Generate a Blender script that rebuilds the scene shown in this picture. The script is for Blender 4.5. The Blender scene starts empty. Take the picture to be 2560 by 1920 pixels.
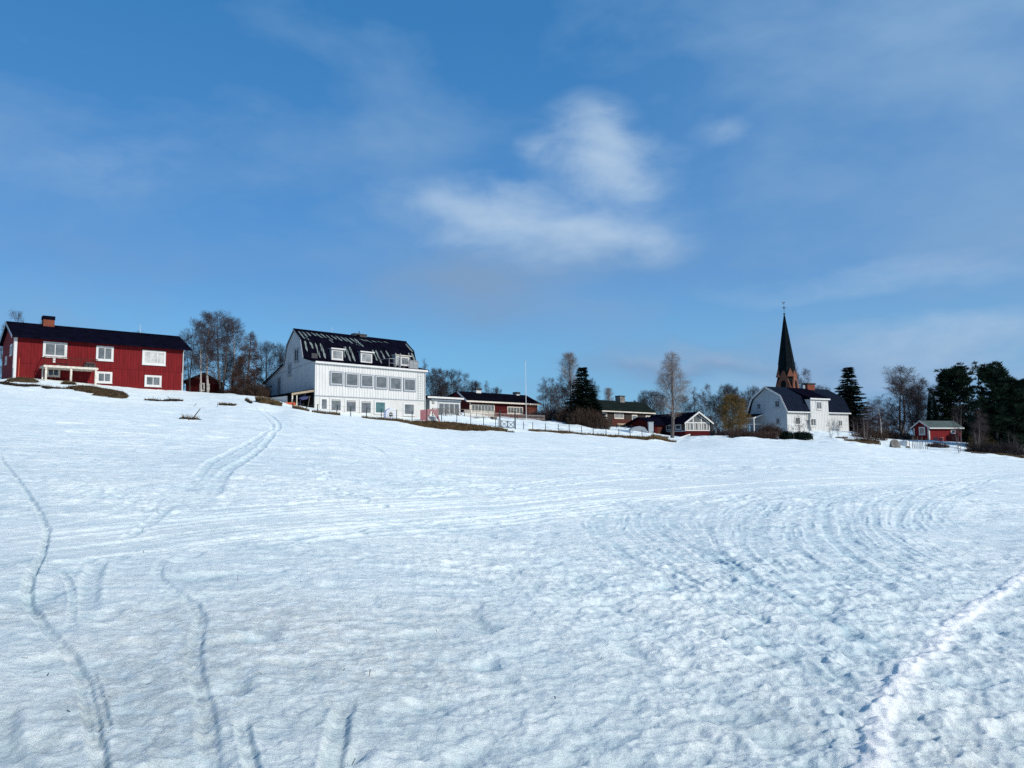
import bpy, math, random
import numpy as np
from mathutils import Vector, Matrix
SC = bpy.context.scene
COL = SC.collection
rnd = random.Random(7)
# ------------------------------------------------------------------ camera
F_PX, CX, CY = 1900.0, 1280.0, 960.0          # photograph is 2560 x 1920
CAM = np.array([0.0, 0.0, 1.6])
_m = Matrix.Rotation(math.radians(95.0), 3, 'X') @ Matrix.Rotation(math.radians(-0.6), 3, 'Z')
RM = np.array(_m)
cam_d = bpy.data.cameras.new('camera'); cam = bpy.data.objects.new('camera', cam_d); COL.objects.link(cam)
cam.matrix_world = Matrix.Translation(Vector(CAM)) @ _m.to_4x4()
cam_d.sensor_width = 36.0; cam_d.lens = F_PX / 2560 * 36; cam_d.clip_start = 0.05; cam_d.clip_end = 20000
SC.camera = cam
def ray(px, py):
    return RM @ np.array([(px - CX) / F_PX, -(py - CY) / F_PX, -1.0])
def P(px, py, Y):
    d = ray(px, py); return CAM + d * (Y / d[1])
# ------------------------------------------------------------------ sky and sun
SUN = np.array([0.80, -0.60]); SUN_EL = math.radians(31)
SUN_DIR = np.array([SUN[0] * math.cos(SUN_EL), SUN[1] * math.cos(SUN_EL), math.sin(SUN_EL)])
sd = bpy.data.lights.new('sun', 'SUN'); so = bpy.data.objects.new('sun', sd); COL.objects.link(so)
sd.energy = 4.15; sd.angle = math.radians(0.6); sd.color = (1.0, 0.96, 0.88)
so.rotation_euler = Vector(SUN_DIR).to_track_quat('Z', 'Y').to_euler()
SC.view_settings.view_transform = 'Standard'; SC.view_settings.look = 'None'; SC.view_settings.exposure = 0
SC.render.engine = 'CYCLES'; SC.cycles.use_denoising = False; SC.cycles.use_adaptive_sampling = False; SC.cycles.sample_clamp_indirect = 3.0; SC.cycles.max_bounces = 5
world = bpy.data.worlds.new('World'); SC.world = world; world.use_nodes = True
class NT:
    def __init__(s, tree): s.t = tree; s.n = tree.nodes; s.l = tree.links
    def new(s, kind, **kw):
        n = s.n.new(kind)
        for k, v in kw.items():
            if k in ('inp',):
                for a, b in v.items(): s.set(n, a, b)
            else: setattr(n, k, v)
        return n
    def set(s, n, a, b):
        i = n.inputs[a]
        if hasattr(b, 'is_output') or isinstance(b, bpy.types.NodeSocket): s.l.new(b, i)
        else: i.default_value = b
    def m(s, op, a, b=None, c=None, clamp=False):
        n = s.n.new('ShaderNodeMath'); n.operation = op; n.use_clamp = clamp
        for i, v in enumerate((a, b, c)):
            if v is not None: s.set(n, i, v)
        return n.outputs[0]
    def mix(s, f, a, b, bt='MIX'):
        n = s.n.new('ShaderNodeMix'); n.data_type = 'RGBA'; n.blend_type = bt
        s.set(n, 0, f)
        for k, v in ((6, a), (7, b)):
            if isinstance(v, tuple) and len(v) == 3: v = v + (1,)
            s.set(n, k, v)
        return n.outputs[2]
    def noise(s, vec, scale, detail=3, rough=0.5, dist=0.0, out=0):
        n = s.n.new('ShaderNodeTexNoise'); s.set(n, 'Scale', scale); s.set(n, 'Detail', detail)
        s.set(n, 'Roughness', rough); s.set(n, 'Distortion', dist)
        if vec is not None: s.l.new(vec, n.inputs['Vector'])
        return n.outputs[out]
    def ramp(s, f, stops):
        n = s.n.new('ShaderNodeValToRGB'); s.l.new(f, n.inputs[0]); e = n.color_ramp.elements
        while len(e) < len(stops): e.new(0.5)
        for k, (p, c) in enumerate(stops):
            e[k].position = p; e[k].color = (c if isinstance(c, tuple) else (c, c, c)) + (1,)
        return n.outputs[0]
def build_world():
    w = NT(world.node_tree); w.n.clear()
    out = w.new('ShaderNodeOutputWorld'); bg = w.new('ShaderNodeBackground')
    sky = w.new('ShaderNodeTexSky'); sky.sky_type = 'NISHITA'; sky.sun_disc = False
    sky.sun_elevation = SUN_EL; sky.sun_rotation = math.atan2(SUN[0], SUN[1])
    sky.air_density = 1.0; sky.dust_density = 0.6; sky.ozone_density = 2.0
    tc = w.new('ShaderNodeTexCoord'); g = tc.outputs['Generated']
    sep = w.new('ShaderNodeSeparateXYZ'); w.l.new(g, sep.inputs[0])
    az = w.m('ARCTAN2', sep.outputs[0], sep.outputs[1]); el = w.m('ARCSINE', sep.outputs[2])
    sc = w.new('ShaderNodeVectorMath', operation='MULTIPLY'); w.l.new(g, sc.inputs[0]); sc.inputs[1].default_value = (1, 1, 2.2)
    n1 = w.noise(sc.outputs[0], 5.0, 4, 0.5); n2 = w.noise(sc.outputs[0], 13.0, 3, 0.45)
    n5 = w.noise(sc.outputs[0], 11.0, 7, 0.62, 0.4)
    n3 = w.noise(sc.outputs[0], 3.2, 5, 0.55, 0.15)
    sc2 = w.new('ShaderNodeVectorMath', operation='ADD'); w.l.new(sc.outputs[0], sc2.inputs[0]); sc2.inputs[1].default_value = (7.3, 2.1, 4.4)
    n4 = w.noise(sc2.outputs[0], 6.5, 3, 0.5)
    daz = w.m('MULTIPLY', w.m('SUBTRACT', n1, 0.5), 0.13); daz = w.m('ADD', daz, w.m('MULTIPLY', w.m('SUBTRACT', n2, 0.5), 0.03))
    de = w.m('MULTIPLY', w.m('SUBTRACT', n4, 0.5), 0.09); de = w.m('ADD', de, w.m('MULTIPLY', w.m('SUBTRACT', n2, 0.5), 0.025))
    A = w.m('ADD', az, daz); E = w.m('ADD', el, de)
    def blobs(lst):
        tot = None
        for (px, py, hw, hh, rot, amp) in lst:
            d = ray(px, py); a0 = math.atan2(d[0], d[1]); e0 = math.asin(d[2] / np.linalg.norm(d))
            k = F_PX * 0.98; wa, we = hw / k, hh / k; c, s = math.cos(math.radians(rot)), math.sin(math.radians(rot))
            x = w.m('SUBTRACT', A, a0); y = w.m('SUBTRACT', E, e0)
            u = w.m('MULTIPLY_ADD', x, c / wa, w.m('MULTIPLY', y, s / wa))
            v = w.m('MULTIPLY_ADD', x, -s / we, w.m('MULTIPLY', y, c / we))
            q = w.m('ADD', w.m('MULTIPLY', u, u), w.m('MULTIPLY', v, v))
            r = w.m('MULTIPLY', w.m('EXPONENT', w.m('MULTIPLY', q, -1.0)), amp)
            tot = r if tot is None else w.m('ADD', tot, r)
        return tot
    bright = blobs([(1535, 405, 125, 80, -14, 1.1), (1490, 320, 60, 72, 0, .65), (1615, 450, 70, 50, 0, .5), (1325, 560, 280, 72, -7, 1.05), (1530, 590, 150, 50, -5, .6),
                    (1150, 500, 160, 45, -8, .5), (1385, 335, 50, 22, 0, .35), (1790, 322, 60, 34, -10, .5), (1300, 470, 90, 40, 0, .4),
                    (1720, 893, 220, 26, -6, .35), (2400, 850, 330, 45, 0, .75), (2250, 690, 340, 34, 0, .45), (2000, 985, 360, 36, 0, .4), (250, 400, 220, 60, 10, .34), (2350, 930, 260, 30, 0, .5)])
    grey = blobs([(1190, 730, 150, 80, -12, .9), (1000, 700, 200, 40, 0, .4), (1400, 650, 360, 60, 0, .6), (1690, 905, 240, 40, -4, 1.1), (260, 620, 280, 60, 0, .4),
                  (850, 780, 200, 40, 0, .35), (2360, 880, 330, 40, 0, .45), (1960, 960, 260, 40, 0, .35)])
    tex = w.m('MULTIPLY_ADD', w.m('SUBTRACT', n5, 0.5), 2.0, 1.0)
    er = w.m('MULTIPLY', w.m('SUBTRACT', n5, 0.5), w.m('MINIMUM', w.m('MULTIPLY', bright, 2.6), 1.3))
    fb = w.m('MULTIPLY', w.m('SUBTRACT', w.m('ADD', bright, w.m('MULTIPLY', er, 1.15)), 0.10), 0.62, clamp=True)
    fg = w.m('MULTIPLY', w.m('MULTIPLY', grey, tex), 0.75, clamp=True)
    # thin haze veils
    veil = w.m('MULTIPLY', w.m('SUBTRACT', n3, 0.44, clamp=True), 2.8, clamp=True)
    rt = w.m('MULTIPLY_ADD', sep.outputs[0], 0.95, -0.08, clamp=True)
    veil = w.m('ADD', w.m('MULTIPLY', veil, 0.9), rt, clamp=True)
    hz = w.m('POWER', w.m('SUBTRACT', 1.0, w.m('ABSOLUTE', sep.outputs[2])), 9.0)
    base = w.mix(1.0, sky.outputs[0], (0.42, 0.95, 1.35), 'MULTIPLY')
    grad = w.ramp(sep.outputs[2], [(0.0, (.25, .51, .765)), (.13, (.188, .445, .735)), (.22, (.123, .318, .65)), (.37, (.072, .255, .58)), (.5, (.046, .22, .525)), (1.0, (.03, .15, .42))])
    grad = w.mix(1.0, grad, (10.0, 10.0, 10.0), 'MULTIPLY')
    base = w.mix(0.75, base, grad)
    c = w.mix(veil, base, (2.1, 3.8, 6.3))
    c = w.mix(fg, c, (2.05, 3.45, 5.55))
    c = w.mix(fb, c, (4.5, 6.0, 7.8))
    w.l.new(c, bg.inputs[0]); bg.inputs[1].default_value = 0.1
    w.l.new(bg.outputs[0], out.inputs[0])
build_world()
# ------------------------------------------------------------------ noise (numpy)
_rng = np.random.default_rng(3)
_perm = _rng.permutation(4096); _perm = np.concatenate([_perm, _perm])
_ga = _rng.random(4096) * 2 * np.pi; _GX = np.cos(_ga); _GY = np.sin(_ga)
def perlin(x, y):
    xi = np.floor(x).astype(np.int64); yi = np.floor(y).astype(np.int64)
    xf = x - xi; yf = y - yi; xi &= 4095; yi &= 4095
    u = xf * xf * xf * (xf * (xf * 6 - 15) + 10); v = yf * yf * yf * (yf * (yf * 6 - 15) + 10)
    x1 = (xi + 1) & 4095; y1 = (yi + 1) & 4095
    def g(ix, iy, dx, dy):
        h = _perm[_perm[ix] + iy]; return _GX[h] * dx + _GY[h] * dy
    a = g(xi, yi, xf, yf); b = g(x1, yi, xf - 1, yf); c = g(xi, y1, xf, yf - 1); d = g(x1, y1, xf - 1, yf - 1)
    return (a + u * (b - a)) * (1 - v) + (c + u * (d - c)) * v
def fbm(x, y, s, o=3, seed=0.0):
    t = 0; a = 1.0
    for k in range(o):
        t = t + a * perlin(x / s + seed + 17.3 * k, y / s - seed + 9.1 * k); a *= 0.5; s *= 0.5
    return t
# ------------------------------------------------------------------ terrain
TAB = {
 0: [(990, 64), (950, 78)], 35: [(988, 65), (942, 79.6), (942, 81)], 140: [(996, 67), (950, 82), (950, 84)], 250: [(1006, 69), (961, 84.8), (961, 87)], 458: [(1018, 74), (979, 90.8), (979, 92)], 600: [(1022, 74), (988, 88), (986, 96)], 650: [(1026, 74), (993, 87), (990, 97)],
 672: [(1030, 75), (1002, 84), (992, 95)], 700: [(1034, 76), (1010, 84), (1000, 92)], 735: [(1020, 84), (1013, 90)], 785: [(1032, 85), (1019, 90)], 850: [(1038, 87), (1027, 94)],
 915: [(1045, 89), (1034, 97)], 1000: [(1053, 91), (1043, 99)], 1040: [(1064, 92.2), (1051, 93.2), (1047, 101)],
 1100: [(1072, 92.5), (1056, 93.7), (1033, 107), (1030, 125)], 1150: [(1077, 93), (1059, 94.2), (1035, 108), (1033, 125)],
 1250: [(1079, 94.4), (1068, 95.4), (1042, 122)], 1350: [(1082, 96), (1078, 97), (1048, 124)], 1420: [(1086, 98), (1082, 99), (1054, 124)],
 1500: [(1092, 100), (1088, 101), (1070, 120), (1066, 142)], 1600: [(1099, 102), (1094, 103), (1079, 125), (1066, 148)], 1680: [(1107, 103), (1102, 105), (1092, 124)],
 1780: [(1098, 105), (1090, 118)], 1850: [(1097, 105), (1086, 120)], 1966: [(1103, 106), (1078, 123)], 2050: [(1104, 106), (1076, 126)], 2125: [(1106, 106), (1077, 130)],
 2200: [(1115, 106), (1096, 125)], 2300: [(1126, 103), (1101, 127)], 2400: [(1134, 101), (1104, 130)], 2480: [(1140, 100), (1116, 130)], 2560: [(1147, 99), (1120, 130)]}
RG = np.concatenate([[0], np.geomspace(0.3, 70, 240), np.arange(70.4, 200, 0.4), np.geomspace(201, 6000, 30)])
_th, _pf = [], []
for px in sorted(TAB):
    pr, pz = [0.0, 2.5], [0.0, 0.0]; pts = []
    for py, D in TAB[px]:
        q = P(px, py, D); pts.append((math.hypot(q[0], q[1]), q[2]))
    s = pts[0][1] / pts[0][0]
    pz[1] = 2.5 * s * 0.9
    for r, z in pts: pr.append(r); pz.append(z)
    pr.append(6000); pz.append(pz[-1])
    _th.append(math.atan2(P(px, 1000, 90)[0], 90)); _pf.append(np.interp(RG, pr, pz))
_pf = np.array(_pf); _th = np.array(_th)
TH = np.linspace(-math.pi, math.pi, 4001)
_ZT = np.zeros((len(TH), len(RG)))
_thx = np.concatenate([[-math.pi, -1.3], _th, [1.3, math.pi]])
_pfx = np.vstack([_pf[0] * -0.1, _pf[0] * 0.9, _pf, _pf[-1] * 1.2 - 0.004 * np.minimum(RG, 300), _pf[0] * -0.1])
_w = np.array([np.interp(TH, _thx, _pfx[:, j]) for j in range(len(RG))])       # RG x TH
def _blur(Z, sg):
    n = int(sg * 3); k = np.exp(-0.5 * (np.arange(-n, n + 1) / sg) ** 2); k /= k.sum()
    return np.array([np.convolve(np.pad(row, n, mode='wrap'), k, 'valid') for row in Z])
_b0, _b1 = _blur(_w, 6.0), _blur(_w, 45.0)
_f = np.clip((RG - 45) / 33, 0, 1)[:, None]; _f = _f * _f * (3 - 2 * _f)
_ZT = _b1 * (1 - _f) + _b0 * _f                                    # RG x TH
def terr(x, y):
    x = np.asarray(x, float); y = np.asarray(y, float)
    r = np.hypot(x, y); t = np.arctan2(x, y)
    ti = np.clip((t + math.pi) / (2 * math.pi) * (len(TH) - 1), 0, len(TH) - 1.001); t0 = ti.astype(int); tf = ti - t0
    ri = np.interp(r, RG, np.arange(len(RG))); ri = np.clip(ri, 0, len(RG) - 1.001); r0 = ri.astype(int); rf = ri - r0
    a = _ZT[r0, t0] * (1 - rf) + _ZT[r0 + 1, t0] * rf; b = _ZT[r0, t0 + 1] * (1 - rf) + _ZT[r0 + 1, t0 + 1] * rf
    return a * (1 - tf) + b * tf
def G(px, D, dz=0.0):
    x = P(px, 1080, D)[0]; return Vector((x, D, float(terr(x, D)) + dz))
def hit(px, py):
    d = ray(px, py); ts = np.geomspace(2.0, 260, 2500)
    q = CAM[None] + d[None] * ts[:, None]; h = q[:, 2] - terr(q[:, 0], q[:, 1])
    i = np.argmax(h < 0) if (h < 0).any() else len(ts) - 1
    return q[i, :2]
# ------------------------------------------------------------------ helpers
def mesh_from(name, V, Fc, mat):
    me = bpy.data.meshes.new(name)
    me.from_pydata([tuple(v) for v in V], [], [tuple(f) for f in Fc]); me.update()
    if mat:
        for m in (mat if isinstance(mat, (list, tuple)) else [mat]): me.materials.append(m)
    return me
def link(name, me, parent=None, loc=None):
    o = bpy.data.objects.new(name, me); COL.objects.link(o)
    if parent is not None: o.parent = parent
    if loc is not None: o.location = loc
    return o
def thing(name, label, cat, loc=(0, 0, 0), rotz=0.0, group=None):
    o = bpy.data.objects.new(name, None); COL.objects.link(o); o.location = loc; o.rotation_euler = (0, 0, rotz)
    o.empty_display_size = 0.3
    return tag(o, label, cat, group)
def tag(o, label, cat, group=None, kind=None):
    if label: o['label'] = label
    if cat: o['category'] = cat
    if group: o['group'] = group
    if kind: o['kind'] = kind
    return o
class MB:
    def __init__(s): s.V = []; s.F = []; s.M = []; s.cm = 0
    def add(s, V, Fc):
        n = len(s.V); s.V += [tuple(v) for v in V]; s.F += [tuple(i + n for i in f) for f in Fc]; s.M += [s.cm] * len(Fc); return s
    def box(s, x0, x1, y0, y1, z0, z1):
        V = [(x, y, z) for z in (z0, z1) for y in (y0, y1) for x in (x0, x1)]
        return s.add(V, [(0, 2, 3, 1), (4, 5, 7, 6), (0, 1, 5, 4), (2, 6, 7, 3), (0, 4, 6, 2), (1, 3, 7, 5)])
    def prism(s, poly, a0, a1, axis='x'):
        n = len(poly)
        def q(a, b, c): return (a, b, c) if axis == 'x' else (b, a, c)
        V = [q(a0, b, c) for b, c in poly] + [q(a1, b, c) for b, c in poly]
        Fc = [tuple(range(n)), tuple(range(2 * n - 1, n - 1, -1))] + [(i, i + n, (i + 1) % n + n, (i + 1) % n) for i in range(n)]
        return s.add(V, Fc)
    def bar(s, p, q, w, h=None):
        h = h or w; p = Vector(p); q = Vector(q); d = (q - p)
        if d.length < 1e-6: return s
        d.normalize(); up = Vector((0, 0, 1)) if abs(d.z) < 0.95 else Vector((1, 0, 0))
        a = d.cross(up).normalized() * w / 2; b = a.cross(d).normalized() * h / 2
        V = [p - a - b, p + a - b, p + a + b, p - a + b, q - a - b, q + a - b, q + a + b, q - a + b]
        return s.add(V, [(0, 1, 2, 3), (7, 6, 5, 4), (0, 4, 5, 1), (1, 5, 6, 2), (2, 6, 7, 3), (3, 7, 4, 0)])
    def tube(s, p, q, r0, r1=None, n=8):
        r1 = r0 if r1 is None else r1; p = Vector(p); q = Vector(q); d = (q - p).normalized()
        up = Vector((0, 0, 1)) if abs(d.z) < 0.95 else Vector((1, 0, 0)); a = d.cross(up).normalized(); b = a.cross(d)
        V = [c + (a * math.cos(t) + b * math.sin(t)) * r for c, r in ((p, r0), (q, r1)) for t in [2 * math.pi * i / n for i in range(n)]]
        return s.add(V, [(i, i + n, (i + 1) % n + n, (i + 1) % n) for i in range(n)] + [tuple(range(n)), tuple(range(2 * n - 1, n - 1, -1))])
    def build(s, name, mat, parent=None, loc=None):
        me = mesh_from(name, s.V, s.F, mat)
        if isinstance(mat, (list, tuple)) and len(mat) > 1: me.polygons.foreach_set('material_index', s.M)
        import bmesh
        bm = bmesh.new(); bm.from_mesh(me); bmesh.ops.recalc_face_normals(bm, faces=bm.faces); bm.to_mesh(me); bm.free()
        return link(name, me, parent, loc)
# ------------------------------------------------------------------ materials
def mat(name, col, rough=0.7, var=0.15, scale=3.0, bump=0.0, bscale=20.0, metal=0.0, spec=0.5, col2=None, stretch=None, coord='Object'):
    m = bpy.data.materials.new(name); m.use_nodes = True; t = NT(m.node_tree); b = t.n['Principled BSDF']
    tc = t.new('ShaderNodeTexCoord'); v = tc.outputs[coord]
    if stretch:
        mp = t.new('ShaderNodeMapping'); mp.inputs['Scale'].default_value = stretch; t.l.new(v, mp.inputs[0]); v = mp.outputs[0]
    n = t.noise(v, scale, 5, 0.6); f = t.ramp(n, [(0.3, 0.0), (0.7, 1.0)])
    c2 = col2 or tuple(min(1, c * (1 + var)) for c in col); c1 = tuple(c * (1 - var) for c in col)
    t.l.new(t.mix(f, c1, c2), b.inputs['Base Color']); b.inputs['Roughness'].default_value = rough; b.inputs['Metallic'].default_value = metal
    b.inputs['Specular IOR Level'].default_value = spec
    if bump:
        bp = t.new('ShaderNodeBump'); bp.inputs['Strength'].default_value = bump; t.l.new(t.noise(v, bscale, 3), bp.inputs['Height'])
        t.l.new(bp.outputs[0], b.inputs['Normal'])
    return m
M = {}
M['red'] = mat('falu_red_boards', (0.135, 0.009, 0.011), 0.85, 0.25, 1.2, 0.3, 30, spec=0.15, stretch=(3, 3, 0.5))
M['red_dk'] = mat('dark_red_boards', (0.055, 0.006, 0.007), 0.9, 0.25, 1.5, spec=0.1, stretch=(3, 3, 0.5))
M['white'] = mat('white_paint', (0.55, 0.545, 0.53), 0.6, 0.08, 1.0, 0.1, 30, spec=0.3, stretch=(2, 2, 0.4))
M['white_dk'] = mat('grey_and_shaded_white', (0.34, 0.375, 0.40), 0.7, 0.08, 0.6, spec=0.2)  # pale grey parts, plus white gables and frames with their shade in the colour
M['offwhite'] = mat('weathered_white_wood', (0.55, 0.50, 0.43), 0.8, 0.3, 4.0, spec=0.2)
M['rail_grey'] = mat('grey_metal_rail', (0.20, 0.21, 0.22), 0.6, 0.15, 3)
M['grey'] = mat('light_grey_render', (0.50, 0.49, 0.47), 0.85, 0.08, 0.8, 0.1, 15, spec=0.2)
M['trim_grey'] = mat('grey_trim', (0.22, 0.25, 0.29), 0.6, 0.1, 3)
M['black_roof'] = mat('black_sheet_roof', (0.004, 0.004, 0.010), 0.8, 0.4, 1.2, 0.15, 8, spec=0.0)
M['black_roof2'] = mat('black_tile_roof', (0.004, 0.004, 0.008), 0.9, 0.4, 0.8, 0.3, 6, spec=0.0)
M['tile_roof_w'] = mat('dark_slate_roof', (0.007, 0.011, 0.022), 0.75, 0.3, 1.5, 0.3, 6, spec=0.02)
M['green_roof'] = mat('grey_green_felt_roof', (0.06, 0.085, 0.082), 0.8, 0.25, 1.5, spec=0.2)
M['dark_roof'] = mat('mossy_dark_roof', (0.011, 0.016, 0.015), 0.9, 0.4, 1.0, 0.3, 6, spec=0.0)
M['frost'] = mat('melting_frost', (0.115, 0.15, 0.148), 0.6, 0.35, 2.5, 0.3, 10, spec=0.4)
M['brick'] = mat('red_brick', (0.17, 0.052, 0.032), 0.9, 0.3, 6, 0.3, 25, spec=0.15)
M['church_brick'] = mat('church_brick', (0.15, 0.060, 0.038), 0.9, 0.22, 1.5, 0.3, 12, spec=0.15)
M['spire'] = mat('weathered_copper_sheet', (0.005, 0.009, 0.011), 0.75, 0.5, 0.6, 0.2, 4, spec=0.02)
M['iron'] = mat('dark_iron', (0.02, 0.022, 0.026), 0.6, 0.3, 5)
M['post'] = mat('dark_green_post', (0.022, 0.035, 0.04), 0.8, 0.3, 5, spec=0.2)
M['brown_wall'] = mat('dark_brown_boards', (0.045, 0.036, 0.031), 0.9, 0.25, 2, spec=0.1, stretch=(2, 2, 0.5))
M['dark'] = mat('dark_interior', (0.008, 0.008, 0.009), 0.9, 0.3, 2, spec=0.05)
M['wood'] = mat('raw_wood', (0.30, 0.24, 0.17), 0.85, 0.25, 4, spec=0.15)
M['wood_grey'] = mat('grey_weathered_wood', (0.12, 0.105, 0.09), 0.9, 0.3, 4, spec=0.15)
M['wood_mid'] = mat('grey_pink_wood', (0.26, 0.21, 0.19), 0.9, 0.3, 4, spec=0.1)
M['rust'] = mat('rust_brown_boards', (0.07, 0.022, 0.016), 0.85, 0.3, 3, spec=0.1)
M['pink'] = mat('faded_pink_plastic', (0.30, 0.11, 0.12), 0.7, 0.2, 2)
M['pink2'] = mat('pink_striped_cloth', (0.34, 0.17, 0.17), 0.8, 0.5, 3, stretch=(6, 6, .4))
M['orange'] = mat('orange_plastic', (0.55, 0.09, 0.025), 0.5, 0.15, 2)
M['blue'] = mat('blue_plastic', (0.015, 0.025, 0.10), 0.5, 0.2, 2)
M['lilac'] = mat('pale_lilac_plastic', (0.52, 0.56, 0.70), 0.5, 0.1, 2)
M['teal'] = mat('teal_curtain', (0.07, 0.20, 0.19), 0.7, 0.2, 3)
M['curtain'] = mat('cream_blind', (0.34, 0.33, 0.31), 0.8, 0.06, 6)
M['stone'] = mat('grey_granite', (0.16, 0.145, 0.13), 0.9, 0.4, 1.6, 0.5, 8, spec=0.2)
M['soil'] = mat('dead_grass_and_soil', (0.030, 0.019, 0.010), 0.95, 0.6, 2.0, 0.8, 14, spec=0.05, col2=(0.085, 0.055, 0.028), coord='Object')
M['soil_dk'] = mat('wet_dark_soil', (0.018, 0.013, 0.010), 0.95, 0.5, 3, 0.8, 14, spec=0.05)
M['bark'] = mat('grey_brown_bark', (0.10, 0.085, 0.08), 0.95, 0.35, 3, 0.4, 14, spec=0.1, stretch=(3, 3, .6))
M['birch'] = mat('birch_bark', (0.33, 0.30, 0.28), 0.9, 0.6, 2.2, spec=0.1, stretch=(1, 1, 2))
M['twig'] = mat('purple_brown_twigs', (0.068, 0.052, 0.054), 0.95, 0.35, 0.7, spec=0.05)
M['twig_dk'] = mat('dark_twigs', (0.040, 0.034, 0.036), 0.95, 0.35, 0.7, spec=0.05)
M['twig_tan'] = mat('pale_poplar_twigs', (0.24, 0.205, 0.19), 0.95, 0.25, 0.7, spec=0.05)
M['twig_gold'] = mat('golden_willow_twigs', (0.155, 0.105, 0.045), 0.95, 0.35, 0.7, spec=0.05)
M['twig_red'] = mat('reddish_brown_twigs', (0.066, 0.044, 0.035), 0.95, 0.4, 0.8, spec=0.05)
M['larch'] = mat('bare_larch_twigs', (0.085, 0.050, 0.040), 0.95, 0.45, 0.8, spec=0.05)
M['spruce'] = mat('spruce_needles', (0.007, 0.014, 0.010), 0.9, 0.5, 0.9, spec=0.05)
M['pine'] = mat('pine_needles', (0.014, 0.027, 0.016), 0.9, 0.7, 1.6, spec=0.05)
M['deadgrass'] = mat('dry_grass_blades', (0.13, 0.09, 0.045), 0.9, 0.4, 3, spec=0.1)
def glass_mat(name, col, rough=0.06):
    m = bpy.data.materials.new(name); m.use_nodes = True; t = NT(m.node_tree); b = t.n['Principled BSDF']
    tc = t.new('ShaderNodeTexCoord'); n = t.noise(tc.outputs['Object'], 1.3, 4, 0.6)
    t.l.new(t.mix(t.ramp(n, [(0.35, 0.0), (0.65, 1.0)]), tuple(c * .7 for c in col), tuple(min(1, c * 1.3) for c in col)), b.inputs['Base Color'])
    b.inputs['Roughness'].default_value = rough; b.inputs['Specular IOR Level'].default_value = 0.8
    bp = t.new('ShaderNodeBump'); bp.inputs['Strength'].default_value = 0.03; t.l.new(t.noise(tc.outputs['Object'], 0.8, 2), bp.inputs['Height']); t.l.new(bp.outputs[0], b.inputs['Normal'])
    return m
M['glass'] = glass_mat('window_glass', (0.11, 0.12, 0.125))
M['glass_dk'] = glass_mat('dark_window_glass', (0.03, 0.035, 0.045))
M['glass_lt'] = glass_mat('window_glass_over_pale_curtain', (0.25, 0.26, 0.26))
M['glass_teal'] = glass_mat('window_glass_over_teal_curtain', (0.06, 0.12, 0.12))
M['glass_blind'] = glass_mat('window_glass_over_white_blind', (0.40, 0.40, 0.385), 0.3)
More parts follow.
